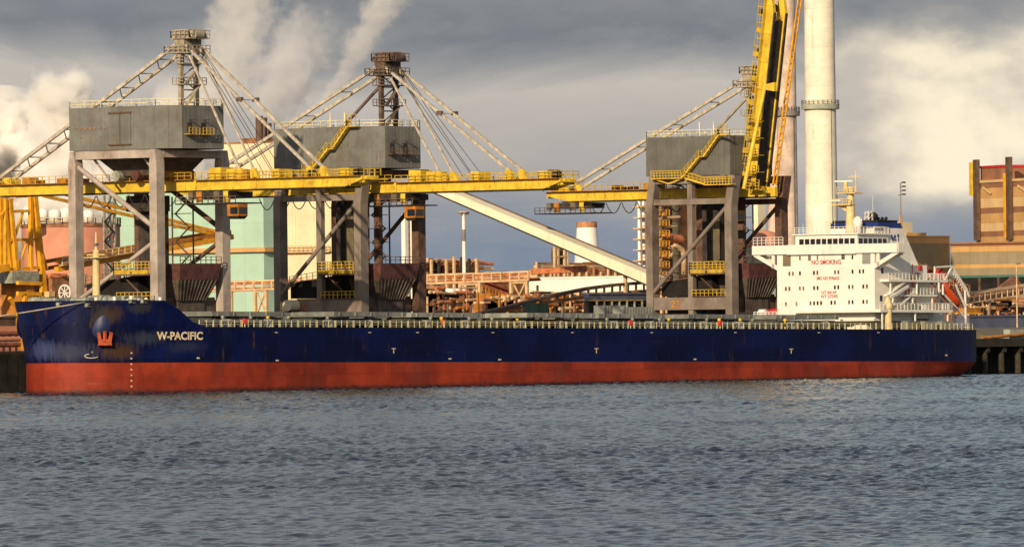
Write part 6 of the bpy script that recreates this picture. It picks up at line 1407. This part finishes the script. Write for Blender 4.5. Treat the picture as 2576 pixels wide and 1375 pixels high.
# quay furniture left of the bow
lb0 = thing('pipe_rack', 'low rust red pipe rack on the quay just beyond the bow', 'pipe rack', tuple(onY(20, 860, 44).xy) + (QZ,))
for k in range(3): part(lb0, 'pipe', ('ore_red', 'salmon', 'ore_red')[k], 'tube', onY(-60, 868 - 14 * k, 44 + k), onY(48, 866 - 14 * k, 44 + k), .42, n=10, smooth=True)
for k in range(6): u = -40 + 16 * k; q = onY(u, 835, 46.5); part(lb0, 'rack_post', 'salmon', 'box', q.x - .15, q.x + .15, 46.3, 46.6, QZ, q.z)
sh2 = building('quay_store', 'dark roofed store low on the quay left of the bow', 'shed', -90, -40, 40, 800, 70, [(820, 'duct_brown'), (None, 'salmon')], 'duct_brown')
# gull on the roof rail of the raised boom crane
gu_ = Vector((206 - .5, 38 + 13.2, QZ + 36.4 + 1.3)); gb_ = MB(); 
gb_.lathe([(0.02, -.32), (.09, -.18), (.14, .02), (.11, .16), (.05, .24), (.09, .3), (.08, .38), (.01, .46)], (0, 0, 0), 10)
gb_.v = [(gu_.x + x, gu_.y - z, gu_.z + .12 + y + max(0, z) * .5) for x, y, z in gb_.v]
for s in (-1, 1): gb_.tube(gu_ + Vector((.04 * s, 0, -.12)), gu_ + Vector((.04 * s, 0, .05)), .015, n=5)
gb_.prism([gu_ + Vector((.1, .25, .1)), gu_ + Vector((.1, -.05, .22)), gu_ + Vector((.1, .45, .22))], (.02, 0, 0)); gb_.prism([gu_ + Vector((-.1, .25, .1)), gu_ + Vector((-.1, -.05, .22)), gu_ + Vector((-.1, .45, .22))], (-.02, 0, 0))
gb_.build('gull', 'gull', None, smooth=True, label='dark gull perched on the roof rail of the raised boom crane', cat='bird')

# ---------------------------------------------------------------- steam
def steam(name, label, p0, p1, r0, r1, dens, nscale, seed, ragged=1.0, top=0.55, col=(0.995, 0.985, 0.965)):
    """a column of steam: closed body whose density thins out through ragged noise"""
    p0, p1 = Vector(p0), Vector(p1); H = (p1 - p0).length
    m = bpy.data.materials.new(name); m.use_nodes = True; t = m.node_tree; t.nodes.clear()
    tcn = N(t, 'ShaderNodeTexCoord'); ob = tcn.outputs['Object']
    nz = N(t, 'ShaderNodeTexNoise'); nz.inputs['Scale'].default_value = nscale * .55; nz.inputs['Detail'].default_value = 3
    off = N(t, 'ShaderNodeVectorMath', operation='ADD'); t.links.new(ob, off.inputs[0]); off.inputs[1].default_value = (seed * 13.1, seed * 7.7, seed * 3.3)
    t.links.new(off.outputs[0], nz.inputs['Vector'])
    w1 = N(t, 'ShaderNodeVectorMath', operation='SUBTRACT'); t.links.new(nz.outputs['Color'], w1.inputs[0]); w1.inputs[1].default_value = (.5, .5, .5)
    w2 = N(t, 'ShaderNodeVectorMath', operation='SCALE'); t.links.new(w1.outputs[0], w2.inputs[0]); w2.inputs['Scale'].default_value = (r0 + r1) * .55 * ragged
    w3 = N(t, 'ShaderNodeVectorMath', operation='ADD'); t.links.new(ob, w3.inputs[0]); t.links.new(w2.outputs[0], w3.inputs[1])
    sp = N(t, 'ShaderNodeSeparateXYZ'); t.links.new(w3.outputs[0], sp.inputs[0])
    x, y, z = sp.outputs
    rr = math_(t, 'SQRT', math_(t, 'ADD', math_(t, 'MULTIPLY', x, x), math_(t, 'MULTIPLY', y, y)))
    Rz = math_(t, 'MULTIPLY_ADD', z, (r1 - r0) / H, r0)
    q = math_(t, 'DIVIDE', rr, math_(t, 'MAXIMUM', Rz, .2))
    n2_ = fbm(t, off.outputs[0], nscale * 1.6, 5, .62)
    body = math_(t, 'ADD', math_(t, 'SUBTRACT', 0.82, q), math_(t, 'MULTIPLY', math_(t, 'SUBTRACT', n2_, .5), 1.9 * ragged))
    d = smooth_(t, body, 0.0, 0.35)
    fade = math_(t, 'MULTIPLY', smooth_(t, z, 0, r0 * .8), smooth_(t, z, H * top, H, 1.0, 0.0))
    d = math_(t, 'MULTIPLY', math_(t, 'MULTIPLY', d, fade), dens)
    pv = N(t, 'ShaderNodeVolumePrincipled'); pv.inputs['Color'].default_value = (*col, 1); pv.inputs['Anisotropy'].default_value = 0.0
    t.links.new(d, pv.inputs['Density']); out = N(t, 'ShaderNodeOutputMaterial'); t.links.new(pv.outputs[0], out.inputs['Volume'])
    b_ = MB(); g_ = 1.45; b_.lathe([(.05, -.02), (r0 * g_, 0), (r1 * g_, H), (.05, H + .02)], (0, 0, 0), 20)
    o = bpy.data.objects.new(name, b_.mesh(name, m)); COL.objects.link(o); o.location = p0
    o.rotation_euler = (p1 - p0).to_track_quat('Z', 'Y').to_euler(); tag(o, label, 'steam', 'steam over the works', 'stuff'); return o
def Q(u, v, Y): return onY(u, v, Y)
if STEAM:
    steam('steam', 'billowing white steam bank left of the bow crane mast', Q(165, 640, 620), Q(175, 150, 620), 24, 9, .9, .085, 1, 1.25, .9)
    steam('steam', 'bright steam rolling along the left edge behind the back stays', Q(-10, 640, 650), Q(-5, 215, 650), 26, 14, .9, .085, 2, 1.25, .88)
    steam('steam', 'white steam rising between the bow crane house and its mast', Q(430, 560, 640), Q(440, 190, 640), 15, 6, .40, .10, 7, 1.25, .85)
    steam('steam', 'tall steam plume climbing behind the bow crane stays', Q(470, 420, 600), Q(680, -130, 600), 10, 10, .11, .11, 3, 1.4, .9)
    steam('steam', 'grey puffing steam drifting off the dark vent stacks', Q(655, 300, 425), Q(790, 60, 470), 4.0, 12, .11, .13, 4, 1.35, .6, (.93, .93, .94))
    steam('steam', 'thin slanting steam trail above the middle crane house', Q(795, 300, 520), Q(1020, -80, 560), 2.6, 7.0, .10, .17, 5, 1.25, .9)
    steam('smoke', 'dark smoke smudge low at the left edge', Q(10, 520, 560), Q(25, 350, 560), 5.0, 5.5, .30, .2, 6, 1.1, .6, (.10, .09, .10))
